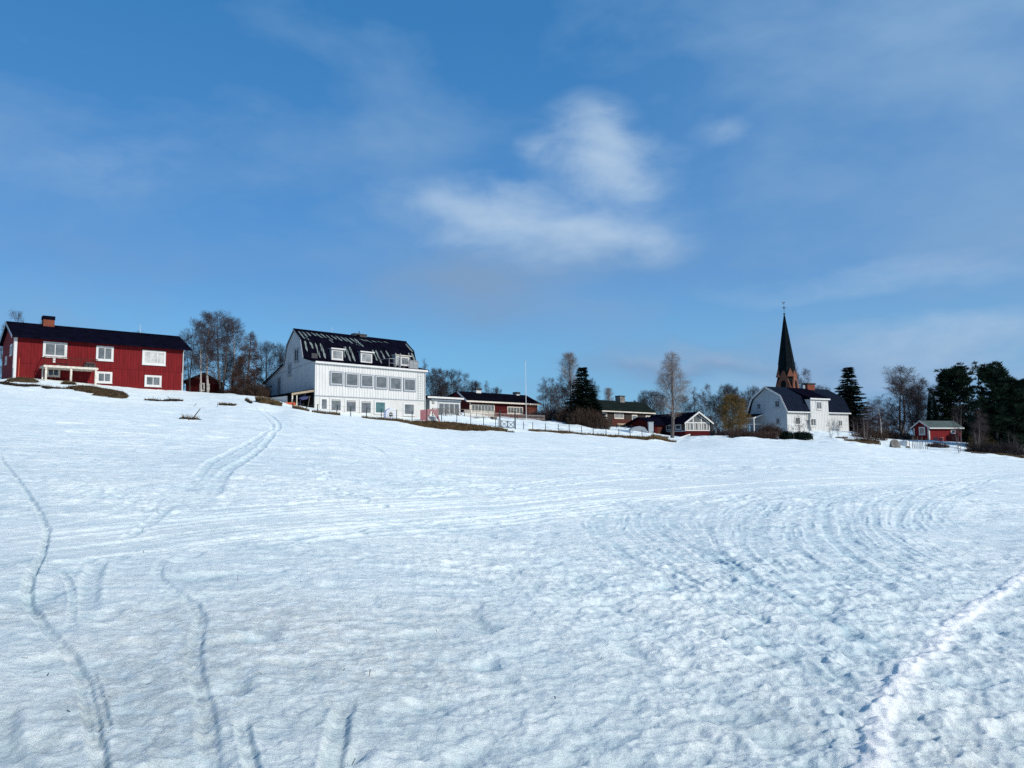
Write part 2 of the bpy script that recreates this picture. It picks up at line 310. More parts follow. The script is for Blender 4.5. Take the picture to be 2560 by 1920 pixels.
# ------------------------------------------------------------------ snow field
def to_ground(pts): return np.array([hit(x, y) for x, y in pts])
def catmull(p, step=0.35):
    p = np.asarray(p, float); q = np.vstack([2 * p[0] - p[1], p, 2 * p[-1] - p[-2]]); out = []
    for i in range(1, len(q) - 2):
        a, b, c, d = q[i - 1], q[i], q[i + 1], q[i + 2]; n = max(3, min(40, int(np.linalg.norm(c - b) / step)))
        for t in np.linspace(0, 1, n, endpoint=False):
            out.append(0.5 * (2 * b + (c - a) * t + (2 * a - 5 * b + 4 * c - d) * t * t + (3 * b - a - 3 * c + d) * t ** 3))
    out.append(q[-2]); return np.array(out)
def build_snow():
    th = np.concatenate([np.linspace(-math.pi, -0.72, 70, endpoint=False), np.linspace(-0.72, 0.72, 1250), np.linspace(0.72, math.pi, 71)[1:]])
    th = th[:-1] if abs(th[-1] - math.pi) < 1e-9 else th
    rr = np.concatenate([np.geomspace(0.3, 3.0, 30, endpoint=False), np.geomspace(3.0, 112, 1250), np.arange(112.5, 175, 0.8), np.geomspace(176, 9000, 40)])
    nt, nr = len(th), len(rr)
    R, T = np.meshgrid(rr, th, indexing='ij'); X = (R * np.sin(T)).ravel(); Y = (R * np.cos(T)).ravel()
    r = np.hypot(X, Y)
    wob = fbm(X, Y, 1.3, 3, 5.0) * 0.12
    near = np.exp(-(r / 30.0)); nn = np.clip(1 - r / 16, 0, 1); far = np.clip((150 - r) / 30, 0, 1)
    Z = np.zeros_like(X)
    def rays(pts):
        g = to_ground(pts); return np.arctan2(g[:, 0], g[:, 1]), np.hypot(g[:, 0], g[:, 1])
    ta, ra = rays([(-60, 1295), (250, 1290), (520, 1268), (860, 1250), (1284, 1225), (1700, 1196), (2100, 1182), (2560, 1172)])
    tb, rb = rays([(-60, 1420), (250, 1398), (520, 1370), (860, 1335), (1284, 1283), (1700, 1248), (2100, 1220), (2560, 1200)])
    tt = np.arctan2(X, Y); r_out = np.interp(tt, ta, ra); r_in = np.interp(tt, tb, rb)
    q_ = (r - r_in) / np.maximum(r_out - r_in, .1) + fbm(X, Y, 2.0, 2, 90.0) * .12
    band = np.clip(q_ / .12, 0, 1) * np.clip((1 - q_) / .25, 0, 1) * (np.abs(tt) < .8)
    calm = 1 - .72 * band
    # gentle drifts
    Z += fbm(X, Y, 7.0, 3, 1.0) * 0.10 * np.clip(r / 12, 0.25, 1) * far
    # stretched melt scallops
    u = X * 0.96 + Y * 0.28; v = -X * 0.28 + Y * 0.96
    s1 = fbm(u * 0.5 + wob, v * 1.0, 0.85, 3, 2.0); s2 = fbm(u * 0.6 + wob, v, 0.30, 3, 8.0); s3 = fbm(u, v, 0.11, 2, 4.0)
    s0 = fbm(u * 0.35 + wob * 3, v * 0.9, 2.0, 3, 21.0); s00 = fbm(u * .4, v, 0.9, 2, 26.0)
    Z += (s0 * 0.055 + np.maximum(s00, 0) * 0.05) * np.clip((r - 10) / 30, 0, 1) * far
    patch = np.clip(fbm(X, Y, 5.0, 2, 30.0) * 1.4 + 0.55, 0.12, 1.2)
    Z += s1 * 0.030 * patch * np.clip(r / 9, 0.5, 1) * far + (s2 * 0.034 * patch) * np.clip(1.3 - r / 60, 0.35, 1) * far
    s4 = fbm(u * .7 + s2 * .1, v, 0.06, 2, 14.0)
    Z += s3 * 0.017 * np.clip(1.1 - r / 26, 0, 1) * (patch * .6 + .4) + np.abs(s4) * 0.010 * np.clip(1.1 - r / 14, 0, 1)
    c1 = np.abs(perlin(u * .75 / .24 + wob * 6, v / .24 + 3.0)); c2 = np.abs(perlin(u * .8 / .10 + wob * 8 + 7.0, v / .10)); c3 = np.abs(perlin(u * .5 / .75 + wob * 3, v / .75 + 11.0))
    k1 = np.clip(1.15 - r / 45, 0, 1); k2 = np.clip(1.15 - r / 18, 0, 1); k3 = np.clip((r - 6) / 20, 0, 1) * far
    Z -= c1 * 0.042 * k1 * (.35 + .65 * patch) + c2 * 0.032 * k2 * (.35 + .65 * patch) + c3 * 0.10 * k3 * (.3 + .7 * patch)
    Z *= calm; Z -= band * .012
    pock = np.maximum(0, fbm(u * .8 + wob * 2, v, 0.42, 2, 12.0) - 0.12) * np.clip(1.1 - r / 26, 0, 1)
    Z -= pock * 0.10 * calm
    Z += fbm(X, Y, 0.045, 2, 3.3) * 0.0045 * np.clip(1.1 - r / 10, 0, 1)
    # groomed band: smooth out the scallops where the ski tracks cross the field
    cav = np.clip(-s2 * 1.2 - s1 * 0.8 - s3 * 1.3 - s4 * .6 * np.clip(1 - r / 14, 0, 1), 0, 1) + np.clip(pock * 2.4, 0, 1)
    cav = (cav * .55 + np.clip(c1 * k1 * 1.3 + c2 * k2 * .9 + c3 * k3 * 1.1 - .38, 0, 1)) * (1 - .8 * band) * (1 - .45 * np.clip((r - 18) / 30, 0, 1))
    DB = []
    for (px_, py_, rd_) in [(40, 1545, .22), (110, 1548, .15), (350, 1540, .2), (430, 1535, .2), (640, 1590, .5), (900, 1600, .7), (1000, 1700, .5), (400, 1620, .4), (300, 1750, .45), (420, 1840, .4), (1950, 1780, .25), (2450, 1900, .3), (700, 1540, .4), (390, 1745, .3)]:
        DB.append((hit(px_, py_), rd_))
    dirt = np.clip(fbm(X, Y, 0.9, 4, 40.0) * 1.6, 0, 1) * np.clip(0.9 - np.hypot(X + 1.5, (Y - 5.5) * .6) / 3.6, 0, 1)
    dirt += np.clip(fbm(X, Y, 0.5, 4, 44.0) * 2.0 - .35, 0, 1) * np.clip(1.0 - r / 14, 0, 1) * .35
    for c_, rd_ in DB: dirt += 1.1 * np.exp(-((X - c_[0]) ** 2 + ((Y - c_[1]) * .7) ** 2) / rd_ ** 2) * np.clip(.55 + fbm(X, Y, .12, 3, 70.0) * 1.8, 0, 1)
    fresh = np.zeros_like(X)
    def stroke(pts, width, depth, berm=0.35, dbl=0.0, wobble=0.02, fade=True, rough=0.3, raw=None):
        nonlocal Z, cav
        pl = catmull(to_ground(pts)) if raw is None else raw
        if len(pl) < 2: return
        w = width * 4
        lo = pl.min(0) - w - dbl; hi = pl.max(0) + w + dbl
        idx = np.where((X > lo[0]) & (X < hi[0]) & (Y > lo[1]) & (Y < hi[1]))[0]
        if len(idx) == 0: return
        x = X[idx]; y = Y[idx]; best = np.full(len(idx), 1e9); sg = np.ones(len(idx)); ar = np.zeros(len(idx)); acc = 0.0
        tot = np.sum(np.linalg.norm(np.diff(pl, axis=0), axis=1))
        for a, b in zip(pl[:-1], pl[1:]):
            d = b - a; L = np.linalg.norm(d)
            if L < 1e-6: continue
            e = d / L
            sel = np.where((x > min(a[0], b[0]) - w - dbl) & (x < max(a[0], b[0]) + w + dbl) & (y > min(a[1], b[1]) - w - dbl) & (y < max(a[1], b[1]) + w + dbl))[0]
            if len(sel):
                tx = x[sel] - a[0]; ty = y[sel] - a[1]; t = np.clip(tx * e[0] + ty * e[1], 0, L)
                dx = tx - t * e[0]; dy = ty - t * e[1]; dd = np.hypot(dx, dy); ok = dd < best[sel]
                s2_ = sel[ok]; best[s2_] = dd[ok]; sg[s2_] = np.sign(e[0] * dy - e[1] * dx)[ok]; ar[s2_] = (acc + t)[ok]
            acc += L
        sd_ = best * sg + fbm(x, y, width * 5, 2, 77.0) * width * (0.4 + wobble)
        fd = np.clip(np.minimum(ar, tot - ar) / (0.12 * tot + 1e-6), 0, 1) if fade else 1.0
        nz = np.clip(1 + rough * 1.6 * fbm(x, y, width * 2.6, 3, 55.0) + .5 * fbm(x, y, 1.1, 2, 51.0), 0, 2)
        def prof(s):
            q = np.abs(s) / width; g = 1 / (1 + q ** 5); bm_ = np.exp(-((q - 1.45) / 0.42) ** 2)
            return -g * depth + bm_ * depth * berm
        dz = prof(sd_) if dbl == 0 else prof(sd_ - dbl / 2) + prof(sd_ + dbl / 2)
        Z[idx] += dz * fd * nz
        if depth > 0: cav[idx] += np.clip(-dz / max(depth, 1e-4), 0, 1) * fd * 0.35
    # deep ski groove on the left
    stroke([(0, 1140), (30, 1180), (68, 1225), (92, 1262), (108, 1302), (117, 1325), (103, 1385), (76, 1443), (66, 1487), (86, 1535), (128, 1591), (187, 1655), (210, 1712), (229, 1805), (253, 1930), (262, 2020)], 0.032, 0.030, 0.15, fade=False, rough=.1)
    stroke([(120, 1330), (108, 1390), (84, 1445), (80, 1490), (93, 1520)], 0.017, 0.011)
    stroke([(227, 1677), (245, 1750), (268, 1840)], 0.025, 0.015)
    stroke([(150, 1420), (181, 1482), (177, 1575)], 0.025, 0.014)
    stroke([(249, 1400), (228, 1443), (222, 1490), (216, 1538)], 0.064, 0.025)
    stroke([(416, 1390), (393, 1428), (424, 1470), (470, 1500), (500, 1545), (492, 1600), (486, 1669), (507, 1747), (520, 1830), (526, 1930), (528, 2010)], 0.040, 0.022, 0.10, rough=.5)
    stroke([(600, 1800), (634, 1930), (645, 2000)], 0.030, 0.017)
    stroke([(865, 1760), (840, 1850), (822, 1960), (815, 2050)], 0.043, 0.025)
    stroke([(-10, 1770), (25, 1930), (40, 2000)], 0.068, 0.028)
    # bright berm on the right
    stroke([(2600, 1415), (2560, 1439), (2500, 1474), (2439, 1512), (2395, 1545), (2350, 1590), (2318, 1625), (2264, 1672), (2230, 1730), (2200, 1790), (2186, 1830), (2185, 1890), (2150, 1990)], 0.060, -0.027, 0, fade=False, rough=.25)
    _pl = catmull(to_ground([(2600, 1415), (2500, 1474), (2395, 1545), (2318, 1625), (2264, 1672), (2200, 1790), (2185, 1890), (2150, 1990)]), .05)
    for c_ in _pl:
        i_ = np.where((np.abs(X - c_[0]) < .3) & (np.abs(Y - c_[1]) < .3))[0]
        fresh[i_] = np.maximum(fresh[i_], np.exp(-((X[i_] - c_[0]) ** 2 + (Y[i_] - c_[1]) ** 2) / .085 ** 2))
    cav *= 1 - .9 * fresh; dirt *= 1 - fresh
    # trodden path up to the white house
    A = [(434, 1256), (475, 1212), (524, 1160), (565, 1135), (610, 1108), (655, 1085), (683, 1068), (665, 1045), (640, 1022), (612, 1004)]
    B = [(510, 1262), (535, 1222), (556, 1190), (600, 1158), (642, 1126), (680, 1085), (697, 1068), (690, 1050), (660, 1025), (640, 1010)]
    C_ = [((a[0] + b[0]) / 2, (a[1] + b[1]) / 2) for a, b in zip(A[:6], B[:6])]
    stroke(A, 0.09, 0.030, 0.5); stroke(B, 0.11, 0.045, 0.5); stroke(C_, 0.32, 0.022, 0.2)
    stroke([(434, 1256), (395, 1290), (350, 1325), (300, 1350)], 0.06, 0.015, 0.5)
    stroke([(700, 1046), (760, 1066), (859, 1094), (940, 1122), (1000, 1155)], 0.085, 0.017, 0.6)
    stroke([(620, 1010), (665, 1036), (720, 1062), (790, 1080)], 0.068, 0.017, 0.5)
    # groomed bands: long near-parallel ski tracks
    r2 = random.Random(11)
    base = [(-60, 1412), (250, 1372), (520, 1338), (860, 1307), (1130, 1288), (1284, 1278), (1600, 1245), (2000, 1215), (2560, 1196)]
    for k in range(11):
        off = [-120, -96, -80, -62, -45, -30, -12, 0, 14, 26, 40][k]
        pts = [(x, y + off * (1 - 0.60 * max(0, x) / 2560) + r2.uniform(-2, 2)) for x, y in base]
        i0 = r2.choice([0, 0, 1, 2]); i1 = r2.choice([9, 9, 8, 7])
        stroke(pts[i0:i1], [0.05, 0.09, 0.06][k % 3], [0.013, 0.016, -0.018][k % 3], 0.8, rough=.35, dbl=0.22 if k % 3 == 1 else 0)
    # fan of curved tracks on the right
    fam = [[(2700, 1195), (2560, 1172), (2439, 1190), (2300, 1225), (2353, 1270)],
           [(2640, 1180), (2540, 1185), (2439, 1218), (2353, 1270), (2357, 1309), (2410, 1340), (2580, 1385)],
           [(2400, 1205), (2242, 1242), (2214, 1280), (2218, 1318), (2257, 1345), (2362, 1395), (2580, 1462)],
           [(2300, 1210), (2123, 1251), (2094, 1290), (2113, 1347), (2218, 1414), (2360, 1470), (2580, 1540)],
           [(2150, 1215), (1907, 1251), (1850, 1300), (1840, 1370), (1960, 1460), (2160, 1560), (2580, 1740)],
           [(1800, 1240), (1680, 1262), (1640, 1300), (1700, 1345), (1900, 1455), (2250, 1640), (2600, 1830)],
           [(1500, 1270), (1420, 1300), (1440, 1360), (1620, 1470), (1950, 1680), (2250, 1900), (2350, 2000)]]
    for j in range(1, 6):
        a, b = fam[j], fam[j + 1]
        for k in range(5):
            f = (k + r2.uniform(-.3, .3)) / 5
            pts = [(p[0] * (1 - f) + q[0] * f + r2.uniform(-7, 7), p[1] * (1 - f) + q[1] * f + r2.uniform(-3, 3)) for p, q in zip(a, b)]
            i0 = r2.choice([0, 0, 1, 2]); i1 = r2.choice([7, 7, 6, 5])
            if k == 0: i0, i1 = 0, 7
            g = to_ground(pts[i0:i1]); g = catmull(g)
            if len(g) > 3: stroke(None, r2.uniform(.05, .10), r2.choice([.006, .005, .004, -.005]) * (1, 1, 1, 1, .6, .45)[j], 0.7, dbl=r2.choice([0, 0, .3]), raw=g, rough=1.0)
    for q in range(150):
        j = r2.randrange(1, 6); f = r2.random(); i0 = r2.randrange(0, 5) if j < 6 else 0
        pts = [(p[0] * (1 - f) + s[0] * f + r2.uniform(-9, 9), p[1] * (1 - f) + s[1] * f + r2.uniform(-4, 4)) for p, s in zip(fam[j], fam[j + 1])][i0:i0 + 2]
        t0 = r2.random() * .6; A_, B_2 = pts[0], pts[1]; e = r2.uniform(.25, .4)
        pts = [(A_[0] + (B_2[0] - A_[0]) * t, A_[1] + (B_2[1] - A_[1]) * t) for t in (t0, t0 + e / 2, t0 + e)]
        g = catmull(to_ground(pts), .2)
        if len(g) > 3: stroke(None, r2.uniform(.03, .08), r2.choice([.006, .008, -.006]), 0.6, raw=g, rough=1.0)
    stroke(fam[0], 0.08, 0.010, 0.8)
    # scattered footprints crossing the foreground and slope
    def prints(pts, n, size, depth):
        nonlocal Z, cav
        pl = catmull(to_ground(pts), 0.1)
        ii = np.linspace(0, len(pl) - 1, n).astype(int)
        for j, i in enumerate(ii):
            c = pl[i] + np.array([r2.uniform(-.05, .05) + (.09 if j % 2 else -.09), r2.uniform(-.1, .1)])
            idx = np.where((np.abs(X - c[0]) < size * 3) & (np.abs(Y - c[1]) < size * 4))[0]
            q = ((X[idx] - c[0]) / size) ** 2 + ((Y[idx] - c[1]) / (size * 1.7)) ** 2
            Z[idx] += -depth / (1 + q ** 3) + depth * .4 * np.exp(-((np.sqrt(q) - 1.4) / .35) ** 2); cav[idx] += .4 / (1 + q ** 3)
    prints([(720, 1050), (760, 1130), (820, 1200), (940, 1260)], 26, 0.08, 0.03)
    prints([(180, 1180), (260, 1220), (420, 1280)], 16, 0.06, 0.02)
    # shallow mounds where the snow lies deeper at the fence and right-hand gardens
    gz = np.clip((r - 96) / 8, 0, 1) * np.clip((150 - r) / 12, 0, 1)
    Z += gz * fbm(X, Y, 4.0, 3, 60.0) * 0.35
    for hx, hy, hr in FLAT:
        Z *= 1 - np.exp(-(((X - hx) ** 2 + (Y - hy) ** 2) / hr ** 2) ** 2)
    Zb = terr(X, Y)
    # the last few metres behind the camera stay clean
    V = np.stack([X, Y, Zb + Z], 1)
    V = np.vstack([V, [[0, 0, 0]]])
    me = bpy.data.meshes.new('snow_field')
    i = np.arange(nr - 1)[:, None] * nt; j = np.arange(nt)[None]; jn = (j + 1) % nt
    q = np.stack([i + j, i + jn, i + nt + jn, i + nt + j], -1).reshape(-1, 4)
    c0 = nr * nt; tri = np.stack([np.full(nt, c0), (np.arange(nt) + 1) % nt, np.arange(nt)], 1)
    nq, ntr = len(q), len(tri)
    me.vertices.add(len(V)); me.vertices.foreach_set('co', V.astype(np.float32).ravel())
    me.loops.add(nq * 4 + ntr * 3); me.loops.foreach_set('vertex_index', np.concatenate([q[:, ::-1].ravel(), tri[:, ::-1].ravel()]).astype(np.int32))
    me.polygons.add(nq + ntr)
    me.polygons.foreach_set('loop_start', np.concatenate([np.arange(nq) * 4, nq * 4 + np.arange(ntr) * 3]).astype(np.int32))
    me.polygons.foreach_set('loop_total', np.concatenate([np.full(nq, 4), np.full(ntr, 3)]).astype(np.int32))
    me.polygons.foreach_set('use_smooth', np.ones(nq + ntr, bool))
    me.update(calc_edges=True)
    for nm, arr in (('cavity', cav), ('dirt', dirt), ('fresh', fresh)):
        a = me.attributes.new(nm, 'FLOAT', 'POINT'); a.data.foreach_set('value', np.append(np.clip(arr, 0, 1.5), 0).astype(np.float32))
    if me.polygons[0].normal.z < 0: me.flip_normals()
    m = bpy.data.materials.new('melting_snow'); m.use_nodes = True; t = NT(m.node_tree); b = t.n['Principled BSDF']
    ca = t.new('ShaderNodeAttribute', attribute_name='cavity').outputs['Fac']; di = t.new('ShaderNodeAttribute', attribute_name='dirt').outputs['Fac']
    tc = t.new('ShaderNodeTexCoord'); o = tc.outputs['Object']
    n1 = t.noise(o, 0.35, 5, 0.6); n2 = t.noise(o, 7.0, 10, 0.8); n3 = t.noise(o, 60.0, 3, 0.6)
    c = t.mix(t.ramp(n1, [(0.35, 0.0), (0.68, 1.0)]), (0.95, 0.97, 0.91), (0.83, 0.895, 0.865))
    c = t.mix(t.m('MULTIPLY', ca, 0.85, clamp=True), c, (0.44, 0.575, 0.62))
    c = t.mix(t.m('MULTIPLY', t.ramp(n2, [(0.46, 0.0), (0.64, 1.0)]), 0.42), c, (0.60, 0.715, 0.725))
    c = t.mix(t.m('MULTIPLY', t.ramp(t.noise(o, 0.9, 4, 0.6), [(0.45, 0.0), (0.62, 1.0)]), 0.34), c, (0.66, 0.785, 0.81))
    mq = t.new('ShaderNodeMapping'); mq.inputs['Scale'].default_value = (0.45, 1.0, 1.0); t.l.new(o, mq.inputs[0])
    n5 = t.noise(mq.outputs[0], 1.6, 8, 0.75); n6 = t.noise(mq.outputs[0], 5.5, 8, 0.78)
    c = t.mix(t.m('MULTIPLY', t.ramp(n5, [(0.48, 0.0), (0.62, 1.0)]), 0.5), c, (0.60, 0.70, 0.71))
    c = t.mix(t.m('MULTIPLY', t.ramp(n6, [(0.55, 0.0), (0.70, 1.0)]), 0.30), c, (0.50, 0.59, 0.62))
    c = t.mix(t.m('MULTIPLY', t.ramp(n6, [(0.34, 1.0), (0.46, 0.0)]), 0.75), c, (0.95, 0.965, 0.93))
    dd = t.m('MULTIPLY', di, t.ramp(n3, [(0.35, 0.15), (0.7, 1.0)]), clamp=True)
    c = t.mix(t.m('MULTIPLY', dd, 0.36), c, (0.29, 0.28, 0.255))
    fr = t.new('ShaderNodeAttribute', attribute_name='fresh').outputs['Fac']; c = t.mix(t.m('MULTIPLY', fr, 1.25, clamp=True), c, (0.97, 0.97, 0.94))
    t.l.new(c, b.inputs['Base Color']); b.inputs['Roughness'].default_value = 0.55; b.inputs['Specular IOR Level'].default_value = 0.28
    bp = t.new('ShaderNodeBump'); bp.inputs['Strength'].default_value = 0.9; bp.inputs['Distance'].default_value = 0.02
    nb = t.noise(o, 16.0, 10, 0.8); t.l.new(nb, bp.inputs['Height'])
    bp2 = t.new('ShaderNodeBump'); bp2.inputs['Strength'].default_value = 0.6; bp2.inputs['Distance'].default_value = 0.10
    mp = t.new('ShaderNodeMapping'); mp.inputs['Scale'].default_value = (0.6, 1.1, 1.0); t.l.new(o, mp.inputs[0])
    t.l.new(t.noise(mp.outputs[0], 2.4, 10, 0.72), bp2.inputs['Height']); t.l.new(bp.outputs[0], bp2.inputs['Normal']); t.l.new(bp2.outputs[0], b.inputs['Normal'])
    me.materials.append(m); M['snow'] = m
    ob = link('snow_covered_ground', me); tag(ob, None, None, None, 'structure')
    return th, rr, (Zb + Z).reshape(nr, nt)
FLAT = []
# ------------------------------------------------------------------ buildings
class Bld:
    """a building in its own frame: x along the facade, y into the house, z up"""
    def __init__(s, name, label, cat, px, D, u, py_ref=1000, group=None):
        p = P(px, py_ref, D); s.rot = math.atan2(u[1], u[0]); z = float(terr(p[0], p[1]))
        s.o = np.array([p[0], p[1], z]); c, n = math.cos(s.rot), math.sin(s.rot)
        s.R = np.array([[c, n, 0], [-n, c, 0], [0, 0, 1]])
        s.root = thing(name, label, cat, tuple(s.o), s.rot, group)
    def pick(s, px, py, axis='y', val=0.0):
        o = s.R @ (CAM - s.o); d = s.R @ ray(px, py); i = 'xyz'.index(axis); t = (val - o[i]) / d[i]; return o + t * d
    def part(s, name, mb, m, parent=None): return mb.build(name, m, parent or s.root)
    # window on a wall plane: side 'f' faces -y, 'g' faces -x
    def window(s, side, plane, a0, a1, z0, z1, frame='white', glass='glass', mull=1, trans=0, case=0.12, case_m=None, name='window', sill=True, depth=0.07, pane_list=None):
        def bx(mb, p0, p1, q0, q1, d0, d1):
            if side == 'f': mb.box(p0, p1, plane - d1, plane - d0, q0, q1)
            else: mb.box(plane - d1, plane - d0, p0, p1, q0, q1)
        w = MB(); c = case
        w_in = 0.06
        bx(w, a0, a1, z1 - c, z1, 0.002, depth); bx(w, a0, a1, z0, z0 + c, 0.002, depth)
        bx(w, a0, a0 + c, z0 + c, z1 - c, 0.002, depth); bx(w, a1 - c, a1, z0 + c, z1 - c, 0.002, depth)
        wo = s.part(name, w, M[case_m or frame])
        f = MB(); b0, b1, y0, y1 = a0 + c, a1 - c, z0 + c, z1 - c
        e = w_in
        bx(f, b0, b1, y1 - e, y1, 0.003, depth - .015); bx(f, b0, b1, y0, y0 + e, 0.003, depth - .015)
        bx(f, b0, b0 + e, y0 + e, y1 - e, 0.003, depth - .015); bx(f, b1 - e, b1, y0 + e, y1 - e, 0.003, depth - .015)
        for k in range(mull):
            xm = b0 + (b1 - b0) * (k + 1) / (mull + 1); bx(f, xm - .04, xm + .04, y0 + e, y1 - e, 0.003, depth - .02)
        for k in range(trans):
            zm = y0 + (y1 - y0) * (0.68 if trans == 1 else (k + 1) / (trans + 1)); bx(f, b0 + e, b1 - e, zm - .035, zm + .035, 0.0035, depth - .024)
        f.build('frame', M[frame], wo)
        g = MB(); bx(g, b0 + e, b1 - e, y0 + e, y1 - e, 0.004, 0.016); g.build('pane', M[glass], wo)
        if sill:
            q = MB(); bx(q, a0 - .04, a1 + .04, z0 - .05, z0 - .001, 0.002, depth + .06); q.build('sill', M[case_m or frame], wo)
        return wo
    def win_px(s, side, plane, pxl, pyt, pxr, pyb, **k):
        ax = 'y' if side == 'f' else 'x'; i = 0 if side == 'f' else 1
        a = s.pick(pxl, pyt, ax, plane); b = s.pick(pxl, pyb, ax, plane); c = s.pick(pxr, (pyt + pyb) / 2, ax, plane)
        a0, a1 = sorted((a[i], c[i])); return s.window(side, plane, a0, a1, b[2], a[2], **k)
def battens(mb, x0, x1, z0, z1, y, step=0.24, w=0.05, d=0.03, skip=()):
    x = x0 + step / 2
    while x < x1:
        mb.box(x - w / 2, x + w / 2, y - d, y, z0, z1); x += step
    return mb
def gable_poly(pts, zlow): return [(pts[0][0], zlow)] + list(pts) + [(pts[-1][0], zlow)]
def roof_poly(pts, th):
    """closed profile of a roof skin of thickness th above the line of points"""
    up = [(y, z + th) for y, z in pts]; return list(pts) + up[::-1]
def chimney(b, x0, x1, y0, y1, z0, z1, m, capm='iron', cap=0.25, over=0.08, parent=None):
    c = MB().box(x0, x1, y0, y1, z0, z1); o = b.part('chimney', c, M[m], parent)
    MB().box(x0 - over, x1 + over, y0 - over, y1 + over, z1 + 0.001, z1 + cap).build('cap', M[capm], o); return o

# ===== red two-storey house on the left
def red_house():
    b = Bld('red_house', 'long two storey red wooden house with black roof, brick chimney and a timber deck', 'house', 35, 80.0, (.752, .66), 900)
    L = b.pick(457, 930)[0]; W = 8.0; T = W / 2
    ez = b.pick(40, 841, 'y', -0.55)[2]; rp = b.pick(15, 807.5, 'y', T); rz = rp[2]
    rx1 = b.pick(449, 849.5, 'y', T)[0]; rx1 = max(L + .5, rx1); k = (rz - ez) / (T + 0.55)
    zE = ez + k * 0.55
    band = b.pick(235, 917)[2]
    w = MB().prism(gable_poly([(0, zE), (T, rz - .05), (W, zE)], -3.0), 0, L)
    battens(w, 0.2, L - .1, band + .06, zE - .05, 0, .30, .07, .035); battens(w, 0.2, L - .1, -1.5, band - .06, 0, .30, .07, .035)
    w.box(0, L, -.05, 0.0, band - .055, band + .055)
    wall = b.part('wall', w, M['red'])
    t = MB(); t.box(-.03, .22, -.075, -.036, -1.5, zE - .1); t.box(-.075, -.02, -.036, .2, -1.5, zE - .1)
    b.part('corner_board', t, M['white'])
    t = MB(); t.box(L - .14, L + .03, -.075, -.037, -1.5, band - .1); b.part('corner_board', t, M['white'])
    r = MB().prism(roof_poly([(-.55, ez - .04), (T, rz), (W + .55, ez - .04)], .16), rp[0], rx1)
    r.box(rp[0] + .02, rx1 - .02, T - .15, T + .15, rz + .14, rz + .2)
    ro = b.part('roof', r, M['black_roof'])
    g = MB().box(rp[0], rx1, -.68, -.56, ez - .10, ez + .04); b.part('gutter', g, M['black_roof'], ro)
    f = MB().prism([(-.6, ez - .2), (T, rz - .16), (T, rz + .1), (-.6, ez + .1)], rp[0] - .04, rp[0] - .001)
    f.prism([(W + .6, ez - .2), (T, rz - .16), (T, rz + .1), (W + .6, ez + .1)], rp[0] - .04, rp[0] - .001)
    f.build('barge_board', M['trim_grey'], ro)
    # chimney
    c0 = b.pick(106, 819, 'y', T); c1 = b.pick(134, 819, 'y', T); ct = b.pick(118, 800, 'y', T)[2]
    ch = chimney(b, c0[0], c1[0], T - .45, T + .45, rz - .2, ct, 'brick', 'black_roof', b.pick(118, 791, 'y', T)[2] - ct, .05)
    # ladder / mast
    mp_ = b.pick(350, 839, 'y', T); MB().tube((mp_[0], T, rz), (mp_[0], T, b.pick(350, 811, 'y', T)[2]), .035, .02).build('mast', M['white'], b.root)
    # down pipe on the right corner
    d = MB().tube((L - .05, -.45, ez - .05), (L - .05, -.16, ez - .5), .05).tube((L - .05, -.16, ez - .5), (L - .05, -.13, -1), .05)
    b.part('downpipe', d, M['white'])
    q = lambda x, y: (x / 4.424, 740 + y / 4.424)
    for (xl, yt, xr, yb, mu, gl, nm) in [(1065, 548, 1255, 718, 1, 'glass', 0), (1575, 595, 1832, 765, 2, 'glass_blind', 0), (1068, 833, 1240, 965, 1, 'glass', 0), (1600, 873, 1785, 1005, 1, 'glass', 0)]:
        a = q(xl, yt); c = q(xr, yb); b.win_px('f', -.036, a[0], a[1], c[0], c[1] - (c[0] - a[0]) * .03, mull=mu, glass=gl, case=.17)
    # balcony window and door
    a = q(478, 500); c = q(742, 672); b.win_px('f', -.036, a[0], a[1], c[0], c[1], mull=1, glass='glass', case=.2)
    a = q(520, 795); c = q(664, 890); b.win_px('f', -.036, a[0], a[1], c[0], c[1], mull=1, glass='glass_dk', case=.12, frame='offwhite')
    dd0 = b.pick(*q(585, 690)); dd1 = b.pick(*q(612, 690)); dz = b.pick(*q(585, 740))[2]
    MB().box(dd0[0], dd1[0], -.10, -.037, dz, dd0[2] + .1).build('door_frame', M['white'], b.root)
    # gable windows (left side)
    b.window('g', 0, 1.2, 2.6, band + .9, band + 2.1, case=.12); b.window('g', 0, 4.6, 5.6, band + .2, band + 1.1, case=.1)
    # deck
    Yd = -2.4
    x0 = b.pick(*q(495, 765), 'y', Yd)[0]; x1 = b.pick(*q(1075, 800), 'y', Yd)[0]; z1 = b.pick(*q(495, 765), 'y', Yd)[2]; z0 = z1 - .20
    x0b = x0 - .0
    dk = MB().box(x0 - .05, x1 + .05, Yd, -.076, z1 - .05, z1)
    dk.box(x0 - .1, x1 + .1, Yd - .06, Yd - .001, z0, z1 + .03)
    dk.box(x0 - .1, x0 - .051, Yd + .001, -.08, z0, z1 + .03)
    for k in range(8): dk.box(x0 + .1, x1 - .1, Yd + .2 + k * .27, Yd + .26 + k * .27, z0 - .02, z1 - .051)
    deck = b.part('deck', dk, M['offwhite'])
    for x in (x0 + .05, (x0 + x1) / 2 - .1, x1 - .2):
        MB().box(x, x + .19, Yd - .02, Yd + .16, -2.0, z0 - .001).build('post', M['offwhite'], deck)
    MB().box(x0 + .02, x0 + .16, -.9, -.76, -2.0, z0 - .001).build('post', M['offwhite'], deck)
    rl = MB()
    n = 9
    for k in range(n + 1):
        x = x0 + (x1 - x0) * k / n; rl.box(x - .025, x + .025, Yd + .02, Yd + .07, z1, z1 + .95)
